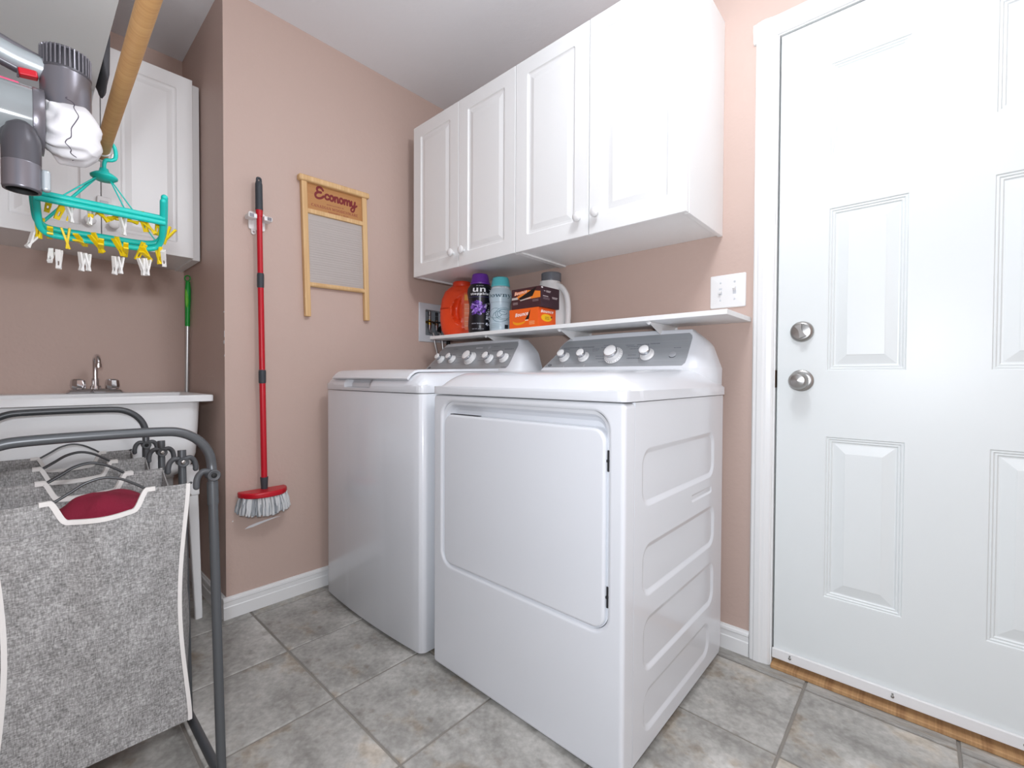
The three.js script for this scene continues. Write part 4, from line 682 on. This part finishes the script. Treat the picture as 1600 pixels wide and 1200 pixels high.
// ───────────── laundry sorter ─────────────
const ZR = 1.3716, ZLp = 1.751;
{
  const t = thing('laundry_sorter', 'dark grey tube frame laundry sorter with hook brackets, in front of the sink', 'laundry rack', [0, 0, 0]);
  const top = [0.797, 0.516, 0.256, 0.007], lean = [0.055, 0.05, 0.045, 0.045], R = 0.0099;
  const foot = (i, z) => [top[i] + lean[i], 0.052, z], at = (i, y, z) => [top[i] + lean[i] * (0.71 - y) / 0.65, y, z];
  for (const i of [0, 3]) {
    const Y = i ? 0.832 : 0.826, pts = []; const r = 0.085;
    pts.push(at(i, 0.68, ZR), at(i, Y - r - 0.02, ZR)); for (let k = 0; k <= 6; k++) { const a = k / 6 * Math.PI / 2; pts.push([top[i] - 0.006, Y - r + r * Math.sin(a), ZR + r - r * Math.cos(a)]); }
    for (let k = 0; k <= 6; k++) { const a = (1 - k / 6) * Math.PI / 2; pts.push([top[i] - 0.006, Y - r + r * Math.sin(a), ZLp - r + r * Math.cos(a)]); }
    pts.push(at(i, Y - r - 0.02, ZLp), at(i, 0.68, ZLp)); obj('arch_bar', tube(pts, R, 120, 14), M.frame, t);
    for (const z of [ZR, ZLp]) obj('post', [cyl(foot(i, z), at(i, 0.70, z), R * 0.96, R * 0.96, 18), cyl(at(i, 0.655, z), at(i, 0.705, z), R * 1.12, R * 1.12, 18)], M.frame, t);
  }
  for (const i of [1, 2]) for (const z of [ZR, ZLp]) obj('post', [cyl(foot(i, z), at(i, 0.742, z), R * 0.93, R * 0.93, 18), cyl(at(i, 0.728, z), at(i, 0.745, z), R * 1.0, R * 1.0, 18)], M.frame, t);
  for (const z of [ZR, ZLp]) obj('side_rail', tube([foot(0, z), foot(1, z), foot(2, z), foot(3, z)], R, 40, 14), M.frame, t);
  for (const i of [0, 3]) obj('cross_rail', cyl(foot(i, ZR), foot(i, ZLp), R, R, 18), M.frame, t);
  for (const i of [0, 3]) for (const z of [ZR, ZLp]) { const w = obj('caster', cyl([foot(i, z)[0], 0.02, z - 0.009], [foot(i, z)[0], 0.02, z + 0.009], 0.0198, 0.0198, 24), M.black, t); obj('caster_fork', box(foot(i, z)[0] - 0.012, 0.018, z - 0.013, foot(i, z)[0] + 0.012, 0.046, z + 0.013, 0.005), M.hook, w); }
  const HYs = [0.7095, 0.702, 0.698, 0.6945];
  for (let i = 0; i < 4; i++) for (const [z, s] of [[ZR, 1], [ZLp, -1]]) {
    const c = at(i, HYs[i] + 0.012, z), g = [cyl([c[0] - 0.0145, c[1], z], [c[0] + 0.0145, c[1], z], 0.0125, 0.0125, 24), toward(lathe([[0.0125, -0.001], [0.0128, 0.002], [0.0102, 0.0025], [0.009, 0.0005], [0, 0.0005]], 24), [1, 0, 0], [c[0] + 0.0145, c[1], z])];
    // anchor arms to both sides; the inner one carries the bag wires
    for (const k of i === 0 ? [s] : [-1, 1]) g.push(tube([[c[0] + 0.002, c[1] + 0.008, z + k * 0.008], [c[0] + 0.002, c[1] + 0.0095, z + k * 0.018], [c[0], c[1] + 0.001, z + k * 0.0265], [c[0], c[1] - 0.014, z + k * 0.0305], [c[0], c[1] - 0.0235, z + k * 0.0305]], 0.0066, 26, 10));
    const h = obj('hook_bracket', g, M.hook, t);
    for (const q of [-1, 1]) obj('bolt', toward(lathe([[0, 0], [0.0058, 0], [0.0055, 0.002], [0.002, 0.0028], [0.0, 0.0026]], 16), [q, 0, 0], [c[0] + q * 0.0148, c[1], z]), i % 3 ? M.nickel : M.black, h);
  }
  // bags: front and back sheet with a cut-out, sides, floor, bindings, wire hanger with a raised grip
  const X = top, zB = 1.7095, yB = 0.184;
  const lab = ['grey linen laundry bag nearest the camera, dark red cloth showing in its opening', 'empty grey linen laundry bag in the middle of the sorter', 'grey linen laundry bag at the far end of the sorter, closest to the sink'];
  for (let b = 0; b < 3; b++) {
    const xa = X[b] - (b ? 0.0075 : 0), xb = X[b + 1] + (b < 2 ? 0.006 : 0), g = thing('laundry_bag', lab[b], 'laundry bag', [0, 0, 0], 'linen bags hung in the sorter');
    const zA = b ? 1.4105 : 1.4145, D = 0.043, HA = HYs[b], HB = HYs[b + 1], wr = (z, y, s) => fbm((z - 1.2) * 1.3 + s, y * 1.1 + s * 0.3, 6, 5, 3, 211 + b) - 0.5;
    const dip = (z) => D * sstep(1.489, 1.512, z) * (1 - sstep(1.606, 1.630, z)) * (0.9 + 0.1 * Math.cos((z - 1.57) * 26));
    const neck = (v) => Math.pow(Math.sin(Math.PI * Math.min(1, Math.max(0, (v - 0.02) / 0.98))), 1.3);
    const fr = (u, v, x, sgn, HY, amp) => { const z0 = lerp(zA, zB, u), yt = HY - dip(z0), y = lerp(yB, yt, v), e = Math.sin(Math.PI * u), k = Math.sin(Math.PI * v); return [x + sgn * amp * (0.012 * e * k + 0.024 * wr(z0, y, sgn) * Math.pow(k, 0.6) * Math.pow(e, 0.7) + 0.010 * Math.cos((z0 - 1.552) * 44) * sstep(0.45, 0.9, v) * e * (v < 1 ? 1 : 1)), y, z0 + (0.5 - u) * 2 * 0.017 * neck(v) * Math.abs(u - 0.5) * 2]; };
    obj('front_panel', sheet(90, 60, (u, v) => fr(u, v, xa, 1, HA, b ? 0.2 : 1), 0.0026), M.linen, g);
    obj('back_panel', sheet(70, 40, (u, v) => fr(u, v, xb, 1, HB, 0.06), 0.0026), M.linen, g);
    for (const [z, s] of [[zA, -1], [zB, 1]]) obj('side_panel', sheet(30, 40, (u, v) => { const x = lerp(xa, xb, u), y = lerp(yB, lerp(HA, HB, u) - 0.004 - 0.05 * Math.sin(Math.PI * u), v), e = Math.sin(Math.PI * u), k = Math.sin(Math.PI * v); return [x, y, z - s * 0.017 * neck(v) * (1 - e) + s * (b ? 0.008 : 0.018) * e * k + 0.014 * wr(x + 1, y, s) * e * k]; }, 0.0026), M.linen, g);
    obj('bag_floor', sheet(16, 16, (u, v) => [lerp(xa, xb, u), yB + 0.001 - 0.006 * Math.sin(Math.PI * u), lerp(zA, zB, v)], 0.003), M.linen, g);
    // binding along the cut-outs and down the sides of the front sheet
    const tape = (x, HY, w, from, to) => sheet(80, 3, (u, v) => { const z = lerp(from, to, u), e = 0.002, y = HY - dip(z), sl = (dip(z + e) - dip(z - e)) / (2 * e), n = Math.hypot(1, sl), a = lerp(-0.001, w, v) / n; const f = fr((z - zA) / (zB - zA), 0.985, x, 1, HY, x === xa ? (b ? 0.2 : 1) : 0.06); return [f[0], y - a + 0.0012, z - a * sl]; }, 0.0062, 0.8);
    obj('binding', tape(xa, HA, 0.0078, 1.474, 1.645), M.binding, g); obj('binding', tape(xb, HB, 0.0078, 1.474, 1.645), M.binding, g);
    for (const u of [0, 1]) obj('side_binding', sheet(2, 60, (uu, v) => { const p = fr(u, v, xa, 1, HA, b ? 0.2 : 1); return [p[0] + 0.0004, p[1], p[2] + (uu - (u ? 0.95 : 0.05)) * 0.0075]; }, 0.006, 0.8), M.binding, g);
    if (b === 0) for (const [ua, ub, yy] of [[0.04, 0.28, 0.662], [0.74, 0.97, 0.655]]) obj('stitching', sheet(30, 1, (u, v) => { const uu = lerp(ua, ub, u), f = fr(uu, (yy - yB) / (HA - yB), xa, 1, HA, 1); return [f[0] + 0.0014, yy + (v - 0.5) * 0.0014 + 0.0012 * Math.sin(u * 60), f[2]]; }, 0.0006), M.tag, g);
    const hang = (x, HY, xp) => tube([[xp, HY - 0.0003, ZR + 0.0399], [lerp(xp, x, 0.6), HY - 0.003, 1.416], [x, HY - 0.0065, 1.425], [x, HY - 0.0065, 1.474], [x, HY - 0.003, 1.486], [x, HY + 0.012, 1.506], [x, HY + 0.027, 1.530], [x, HY + 0.033, 1.553], [x, HY + 0.027, 1.580], [x, HY + 0.010, 1.606], [x, HY - 0.0045, 1.630], [x, HY - 0.0065, 1.645], [x, HY - 0.0065, 1.699], [lerp(xp, x, 0.6), HY - 0.003, 1.7068], [xp, HY - 0.0003, ZLp - 0.0399]], 0.0026, 90, 8);
    obj('hanger_wire', hang(xa - (b ? 0.0042 : 0.009), HA, X[b] - (b ? 0.0118 : 0.003)), M.wire, g); obj('hanger_wire', hang(xb - 0.0042, HB, X[b + 1] + 0.003), M.wire, g);
  }
  const c = obj('folded_clothes', sheet(50, 60, (u, v) => { const x = lerp(0.56, 0.776, u), z = lerp(1.445, 1.675, v), e = Math.pow(Math.sin(Math.PI * u), 0.3) * Math.pow(Math.sin(Math.PI * v), 0.25); const slope = lerp(0.042, -0.02, v); return [x, 0.50 + e * (0.182 + slope + 0.016 * (fbm(u * 0.8 + 0.1, v * 0.8, 4, 5, 3, 301) - 0.5) + 0.003 * Math.sin(v * 10 + u * 14) + 0.002 * Math.sin(v * 23 - u * 12)) - 0.012 * (1 - u), z]; }, 0.01, 1.2), M.maroon);
  tag(c, 'dark red cloth heaped in the front laundry bag', 'clothes');
}

// ───────────── shelf and hanging rod by the camera, vacuum, drying rack ─────────────
{
  const t = thing('closet_shelf', 'grey white shelf seen from below at the top left, along the wall beside the camera', 'shelf', [0, 1.65, 0]);
  obj('board', box(0.33, 0, 1.5335, 1.25, 0.018, ZL - 0.0005, 0.001), PH('#d9dbdb', { roughness: 0.5 }), t);
  obj('wall_cleat', box(0.33, -0.05, ZL - 0.018, 1.25, -0.0005, ZL - 0.0005, 0.002), M.white, t);
  const b = obj('bracket', [box(0.452, -0.0035, 1.545, 0.478, -0.0005, ZL - 0.019, 0.001), extr(shapeOf([[-1.535, -0.002], [-1.548, -0.12], [-1.575, -0.115], [-1.64, -0.06], [-1.80, -0.03], [-1.99, -0.16], [-2.0, -0.16], [-2.0, -0.002]]), 0.003).rotateY(Math.PI / 2).translate(0.463, 0, 0)], M.pvc, t);
  obj('rod_hook', tube([[0.465, -0.105, 1.553], [0.475, -0.14, 1.5475], [0.48, -0.168, 1.541], [0.482, -0.1735, 1.5228], [0.482, -0.168, 1.507], [0.482, -0.152, 1.5025]], 0.003, 30, 8), M.white, b);
  const R = obj('hanging_rod', cyl([0.468, 1.4965, 1.5228], [1.24, 1.4965, 1.535], 0.0138, 0.0138, 28), M.rodWood); tag(R, 'round wooden clothes rod hung under the shelf at the top left', 'rod');
  const band = obj('rod_ring', xf(new THREE.TorusGeometry(0.0152, 0.0022, 10, 32), new THREE.Matrix4().makeRotationY(Math.PI / 2 - 0.12).setPosition(0.507, 1.4965, 1.5233)), M.white, R);
  const R2 = obj('rod_ring', xf(new THREE.TorusGeometry(0.0152, 0.0022, 10, 32), new THREE.Matrix4().makeRotationY(Math.PI / 2 - 0.12).setPosition(1.19, 1.4965, 1.5343)), M.white, R);
  const s = obj('rod_strap', [tube([[1.19, 1.513, 1.535], [1.19, 1.58, 1.54], [1.19, 1.6475, 1.545]], 0.002, 12, 6)], M.white, R);
  // dark bag lying on the shelf, its end sagging over the edge
  const bg = obj('soft_bag', (() => { const g = new THREE.SphereGeometry(1, 40, 30), p = g.attributes.position; for (let i = 0; i < p.count; i++) { let x = p.getX(i), y = p.getY(i), z = p.getZ(i); const e = 0.45, f = (q) => Math.sign(q) * Math.pow(Math.abs(q), e); x = f(x); y = f(y); z = f(z); const n = fbm(x * 0.3 + 0.5, (y + z) * 0.3 + 0.7, 5, 5, 3, 401) - 0.5; let X = 0.50 + x * 0.085, Z = 1.628 + z * (0.115 + 0.014 * n), Y = 1.752 + y * (0.078 + 0.02 * n); if (y < 0 && Z < 1.533) Y -= 0.055 * sstep(1.535, 1.518, Z); else Y = Math.max(Y, 1.6695); p.setXYZ(i, X, Y, Z); } g.computeVertexNormals(); return g; })(), M.bag);
  tag(bg, 'dark grey soft bag sagging over the edge of the closet shelf', 'bag');
}
{ // handheld vacuum
  const t = thing('handheld_vacuum', 'grey handheld cordless vacuum with a clear bin, hung at the upper left', 'vacuum', [0, 0, 0]);
  const cx = 0.85, cz = 1.605, R = 0.0335;
  obj('motor_housing', lathe([[0, 1.400], [0.030, 1.400], [R, 1.42], [R, 1.4795], [R - 0.001, 1.4805]], 48).translate(cx, 0, cz), M.vacGrey, t);
  const ribs = [], gap = lathe([[R - 0.0035, 1.4795], [R - 0.0035, 1.517], [0, 1.517]], 40).translate(cx, 0, cz);
  const vt = obj('vent_ring', [lathe([[R - 0.0005, 1.4795], [R + 0.0006, 1.481], [R + 0.0006, 1.484], [R - 0.001, 1.485]], 48).translate(cx, 0, cz), gap, lathe([[R - 0.006, 1.5165], [R - 0.002, 1.5168], [R - 0.004, 1.520], [0, 1.521]], 48).translate(cx, 0, cz)], M.vacDark, t);
  for (let i = 0; i < 34; i++) { const a = i / 34 * Math.PI * 2; const g = box(-0.0012, 1.484, -0.0042, 0.0012, 1.5185, 0.001, 0.0006); g.translate(0, 0, R - 0.0005); g.rotateY(a); g.translate(cx, 0, cz); ribs.push(g); }
  obj('vent_fins', ribs, M.vacGrey, vt);
  const by = 1.3845, bz = 1.6385, zL = 1.80, br = 0.052, ax = (prof, seg = 48) => { const g = lathe(prof, seg); g.rotateX(Math.PI / 2); g.translate(cx, by, 0); return g; };
  obj('dust_bin', ax([[br - 0.002, bz], [br, bz + 0.003], [br, zL - 0.004], [br - 0.004, zL], [0, zL]]), M.vacBin, t);
  obj('bin_core', ax([[0.0, bz + 0.004], [0.034, bz + 0.006], [0.036, zL - 0.02], [0, zL - 0.018]]), M.vacSilver, t);
  obj('bin_collar', ax([[br - 0.004, bz - 0.006], [br + 0.002, bz - 0.005], [br + 0.002, bz + 0.008], [br, bz + 0.009]]), M.vacGrey, t);
  obj('bin_rib', [box(cx - 0.004, by + br - 0.002, bz + 0.002, cx + 0.006, by + br + 0.0035, 1.662, 0.0015)], M.vacSilver, t);
  obj('release_strip', [box(cx - 0.005, by + br - 0.002, 1.662, cx + 0.007, by + br + 0.005, 1.79, 0.002)], M.pink, t);
  // white gathered cloth cover over the end
  const g = new THREE.SphereGeometry(1, 64, 44), p = g.attributes.position;
  for (let i = 0; i < p.count; i++) {
    const x = p.getX(i), y = p.getY(i), z = p.getZ(i), e = 0.72, f = (q) => Math.sign(q) * Math.pow(Math.abs(q), e), ang = Math.atan2(y, x);
    const fold = 0.0035 * Math.sin(y * 11 + 3.2 * x + Math.sin(z * 4) * 1.2) * (1 - Math.abs(z) * 0.2) + 0.0025 * Math.sin(ang * 9 + z * 5) + 0.003 * (fbm(x * 0.4 + 0.5, y * 0.4 + z * 0.2 + 0.5, 6, 6, 3, 433) - 0.5);
    const s = 1 - 0.10 * Math.max(0, -z - 0.4);
    p.setXYZ(i, cx + f(x) * (0.045 + fold) * s, by - 0.003 + f(y) * (0.0485 + fold) * s + (z < 0 ? 0.006 * z : 0), 1.602 + f(z) * (z > 0 ? 0.034 : 0.043) + fold * 0.6);
  }
  g.computeVertexNormals(); const cap = obj('cloth_cover', g, M.whiteCloth, t);
  const sm = []; for (let i = 0; i <= 24; i++) { const a = lerp(1.5, -1.75, i / 24), w = Math.sin(i * 1.7) * 0.0025; sm.push([cx + 0.001 + 0.0485 * Math.pow(Math.max(0.02, Math.cos(a * 0.93)), 0.72), by - 0.001 + 0.0515 * Math.sign(Math.sin(a)) * Math.pow(Math.abs(Math.sin(a)), 0.72), 1.601 + w + 0.006 * Math.sin(i * 0.5)]); }
  obj('seam', tube(sm, 0.0007, 80, 5), M.seam, cap);
  // inlet tube pointing down, in front of the bin
  const ix = 0.902, iz = 1.6605;
  obj('inlet_tube', [lathe([[0.0185, 1.2465], [0.0220, 1.2465], [0.0224, 1.249], [0.0224, 1.291], [0.0228, 1.2915], [0.0230, 1.32], [0.0222, 1.330], [0.017, 1.350], [0.008, 1.358], [0, 1.359]], 40).translate(ix, 0, iz), cyl([ix, 1.325, iz], [cx, 1.355, iz], 0.0205, 0.030, 28)], M.vacDark, t);
  obj('inlet_lip', [lathe([[0.0224, 1.249], [0.0229, 1.25], [0.0229, 1.289], [0.0224, 1.2905]], 40).translate(ix, 0, iz)], M.vacGrey, t);
  obj('inlet_bore', [lathe([[0.0185, 1.2467], [0.018, 1.32], [0, 1.32]], 32).translate(ix, 0, iz), box(ix - 0.017, 1.256, iz - 0.002, ix + 0.017, 1.32, iz + 0.002, 0.0005)], M.black, t);
  obj('catch', box(ix - 0.006, 1.252, iz - 0.033, ix + 0.008, 1.288, iz - 0.0215, 0.005), M.vacSilver, t);
  // handle, trigger and guard
  obj('handle', [tube([[cx, 1.478, 1.63], [cx, 1.482, 1.665], [cx + 0.002, 1.491, 1.70], [cx + 0.004, 1.502, 1.75], [cx + 0.006, 1.508, 1.80]], 0.0185, 40, 18)], M.vacSilver, t);
  obj('handle_spine', tube([[cx, 1.49, 1.622], [cx, 1.495, 1.645], [cx, 1.502, 1.67], [cx + 0.002, 1.511, 1.70], [cx + 0.004, 1.521, 1.75]], 0.0075, 30, 10), M.vacGrey, t);
  obj('handle_underside', [tube([[cx, 1.4665, 1.665], [cx + 0.002, 1.475, 1.70], [cx + 0.004, 1.486, 1.75], [cx + 0.006, 1.492, 1.80]], 0.0085, 30, 12)], M.vacDark, t);
  obj('trigger', xf(box(-0.007, -0.006, -0.0115, 0.009, 0.006, 0.0115, 0.0025), new THREE.Matrix4().makeRotationX(0.16).setPosition(cx + 0.004, 1.4595, 1.6515)), M.red, t);
  obj('trigger_guard', box(cx + 0.002, 1.449, 1.6615, cx + 0.007, 1.478, 1.6645, 0.0012), M.vacDark, t);
  obj('battery', box(cx - 0.03, 1.36, 1.80, cx + 0.035, 1.53, 1.87, 0.012, 3), M.vacDark, t);
  const d = thing('vacuum_dock', 'dark plastic wall dock holding the handheld vacuum', 'wall dock', [0, 0, 0]);
  obj('dock_arm', [box(cx - 0.02, 1.38, 1.871, cx + 0.02, 1.50, ZL - 0.0145, 0.006), box(cx - 0.045, 1.36, ZL - 0.015, cx + 0.045, 1.54, ZL - 0.0005, 0.004)], M.vacDark, d);
}
{ // folding drying rack with pegs
  const t = thing('drying_rack', 'folded turquoise drying hanger with yellow and white pegs, hung from the wooden rod', 'drying rack', [0, 0, 0]);
  const U = [[0.580, 1.392, 1.4165], [0.556, 1.366, 1.4125], [0.525, 1.334, 1.4085], [0.503, 1.312, 1.4085], [0.492, 1.2985, 1.4165], [0.489, 1.2915, 1.4345], [0.489, 1.2875, 1.53], [0.490, 1.2855, 1.605], [0.492, 1.2875, 1.622], [0.500, 1.2965, 1.6335], [0.525, 1.324, 1.6395], [0.556, 1.362, 1.6425], [0.580, 1.392, 1.6445]];
  obj('arm_frame', tube(U, 0.0074, 140, 12), M.teal, t);
  obj('arm_frame', tube(U.map(([x, y, z], i) => [x + 0.006, y - 0.0155 + (i < 2 || i > 10 ? 0.003 : 0), lerp(z, 1.528, 0.035)]), 0.0068, 140, 12), M.teal, t);
  for (const [x, y, r] of [[0.557, 1.3455, 0.0070], [0.563, 1.3325, 0.0062]]) obj('cross_bar', cyl([x, y, 1.4125], [x, y - 0.001, 1.6415], r, r, 14), M.teal, t);
  obj('hub', [lathe([[0, -0.010], [0.017, -0.009], [0.0255, -0.003], [0.026, 0.001], [0.019, 0.007], [0.010, 0.012], [0.008, 0.020], [0, 0.020]], 32).translate(0.505, 1.431, 1.5215)], M.teal, t);
  obj('hook', [tube([[0.508, 1.445, 1.5215], [0.512, 1.462, 1.5215], [0.514, 1.470, 1.5180], [0.515, 1.4725, 1.508], [0.517, 1.478, 1.502], [0.519, 1.4965, 1.5015], [0.519, 1.510, 1.507], [0.519, 1.5155, 1.520], [0.519, 1.5145, 1.530]], 0.0042, 60, 10)], M.teal, t);
  const strap = (a, b, w) => { const A = V(...a), B = V(...b), L = A.distanceTo(B), g = new RoundedBoxGeometry(w, L, 0.002, 2, 0.0008); g.applyQuaternion(new THREE.Quaternion().setFromUnitVectors(V(0, 1, 0), B.clone().sub(A).normalize())); const c = A.add(B).multiplyScalar(0.5); g.translate(c.x, c.y, c.z); return g; };
  obj('strap', cyl([0.505, 1.427, 1.535], [0.492, 1.300, 1.6245], 0.0034, 0.0034, 8), M.teal, t);
  obj('cord', cyl([0.503, 1.426, 1.508], [0.503, 1.2985, 1.4225], 0.0016, 0.0016, 8), M.teal, t);
  obj('cord', cyl([0.507, 1.426, 1.511], [0.560, 1.345, 1.489], 0.0016, 0.0016, 8), M.teal, t);
  obj('cord', cyl([0.509, 1.427, 1.534], [0.560, 1.345, 1.60], 0.0016, 0.0016, 8), M.teal, t);
  // pegs: two slotted jaws and a coil
  const jaw = (s) => { const sh = new THREE.Shape(); sh.moveTo(-0.0035, 0); sh.lineTo(0.0035, 0); sh.lineTo(0.0042, 0.018); sh.lineTo(0.0036, 0.040); sh.lineTo(-0.0036, 0.040); sh.lineTo(-0.0042, 0.018); const h = new THREE.Path(); h.moveTo(-0.0018, 0.006); h.lineTo(-0.0018, 0.017); h.lineTo(0.0018, 0.017); h.lineTo(0.0018, 0.006); sh.holes.push(h); const g = new THREE.ExtrudeGeometry(sh, { depth: 0.0026, bevelEnabled: true, bevelThickness: 0.0005, bevelSize: 0.0005, bevelSegments: 1, curveSegments: 4 }); g.translate(0, -0.022, 0); g.rotateX(s * 0.20); g.translate(0, 0, s > 0 ? 0.0010 : -0.0036); return g; };
  const coil = new THREE.TorusGeometry(0.0034, 0.0009, 6, 14); coil.rotateY(Math.PI / 2);
  const pegGeo = merge([jaw(1), jaw(-1), coil]);
  const put = (m, pos, rx, ry, rz, sc = 1) => { const q = new THREE.Mesh(pegGeo, m); q.name = 'peg'; q.castShadow = q.receiveShadow = true; q.position.set(...pos); q.rotation.set(rx, ry, rz, 'YXZ'); q.scale.setScalar(sc); t.add(q); };
  const Y = [[0.535, 1.333, 1.6175, 0.9, 1], [0.535, 1.325, 1.598, 0.5, 1], [0.53, 1.329, 1.5835, -0.1, 0], [0.535, 1.330, 1.545, -1.0, 1], [0.535, 1.335, 1.535, 0.8, 0], [0.535, 1.335, 1.497, 1.3, 1], [0.535, 1.330, 1.485, 1.5, 0], [0.535, 1.335, 1.452, 0.5, 1], [0.535, 1.328, 1.445, 0.7, 0], [0.52, 1.335, 1.4195, 0.2, 1], [0.49, 1.323, 1.392, -0.5, 0], [0.497, 1.284, 1.632, 0.1, 0], [0.495, 1.274, 1.615, 1.45, 1], [0.5, 1.270, 1.588, 0.1, 0], [0.5, 1.267, 1.565, 1.45, 1], [0.5, 1.270, 1.536, 0.7, 0], [0.5, 1.262, 1.528, 1.2, 1], [0.5, 1.270, 1.495, 0.6, 0], [0.5, 1.262, 1.482, 1.2, 1], [0.5, 1.267, 1.452, 0.6, 1], [0.5, 1.260, 1.442, 1.2, 0], [0.495, 1.266, 1.414, 0.1, 1]];
  for (const [x, y, z, a, k] of Y) put(M.yellow, [x, y, z], a, rr(-0.7, 0.7) + (k ? 1.57 : 0.3), rr(-0.3, 0.3), rr(1.1, 1.25));
  const W = [[0.50, 1.252, 1.6435, -0.5, 0], [0.50, 1.222, 1.614, -0.7, 1], [0.50, 1.218, 1.601, 0.05, 1], [0.50, 1.220, 1.562, 0.02, 0], [0.50, 1.220, 1.552, 0.05, 0], [0.50, 1.222, 1.502, 0.03, 0], [0.50, 1.224, 1.492, 0, 0], [0.50, 1.228, 1.450, 0.2, 0], [0.50, 1.229, 1.439, -0.1, 0], [0.50, 1.258, 1.405, 0.5, 1], [0.55, 1.318, 1.585, 0.2, 0], [0.55, 1.318, 1.55, -0.2, 0], [0.55, 1.310, 1.492, 0.1, 0]];
  for (const [x, y, z, a, k] of W) put(M.clear, [x, y, z], a, k ? 1.2 : rr(0.4, 0.8), rr(-0.12, 0.12), rr(1.0, 1.1));
}
// child safety latch on the cabinet doors behind the drying rack
{
  const t = thing('cabinet_latch', 'small white plastic safety latch across the doors of the sink cabinet', 'latch', [XA + 0.3283, 1.563, ZC + 0.315]);
  obj('latch_base', [box(0.0003, 0, -0.02, 0.014, 0.05, 0.02, 0.004), box(0.0003, -0.012, -0.016, 0.02, 0.002, 0.018, 0.003)], M.white, t);
  obj('latch_button', box(0.0135, 0.006, -0.012, 0.018, 0.034, 0.012, 0.002), M.pvc, t);
}

renderer.render(scene, camera);
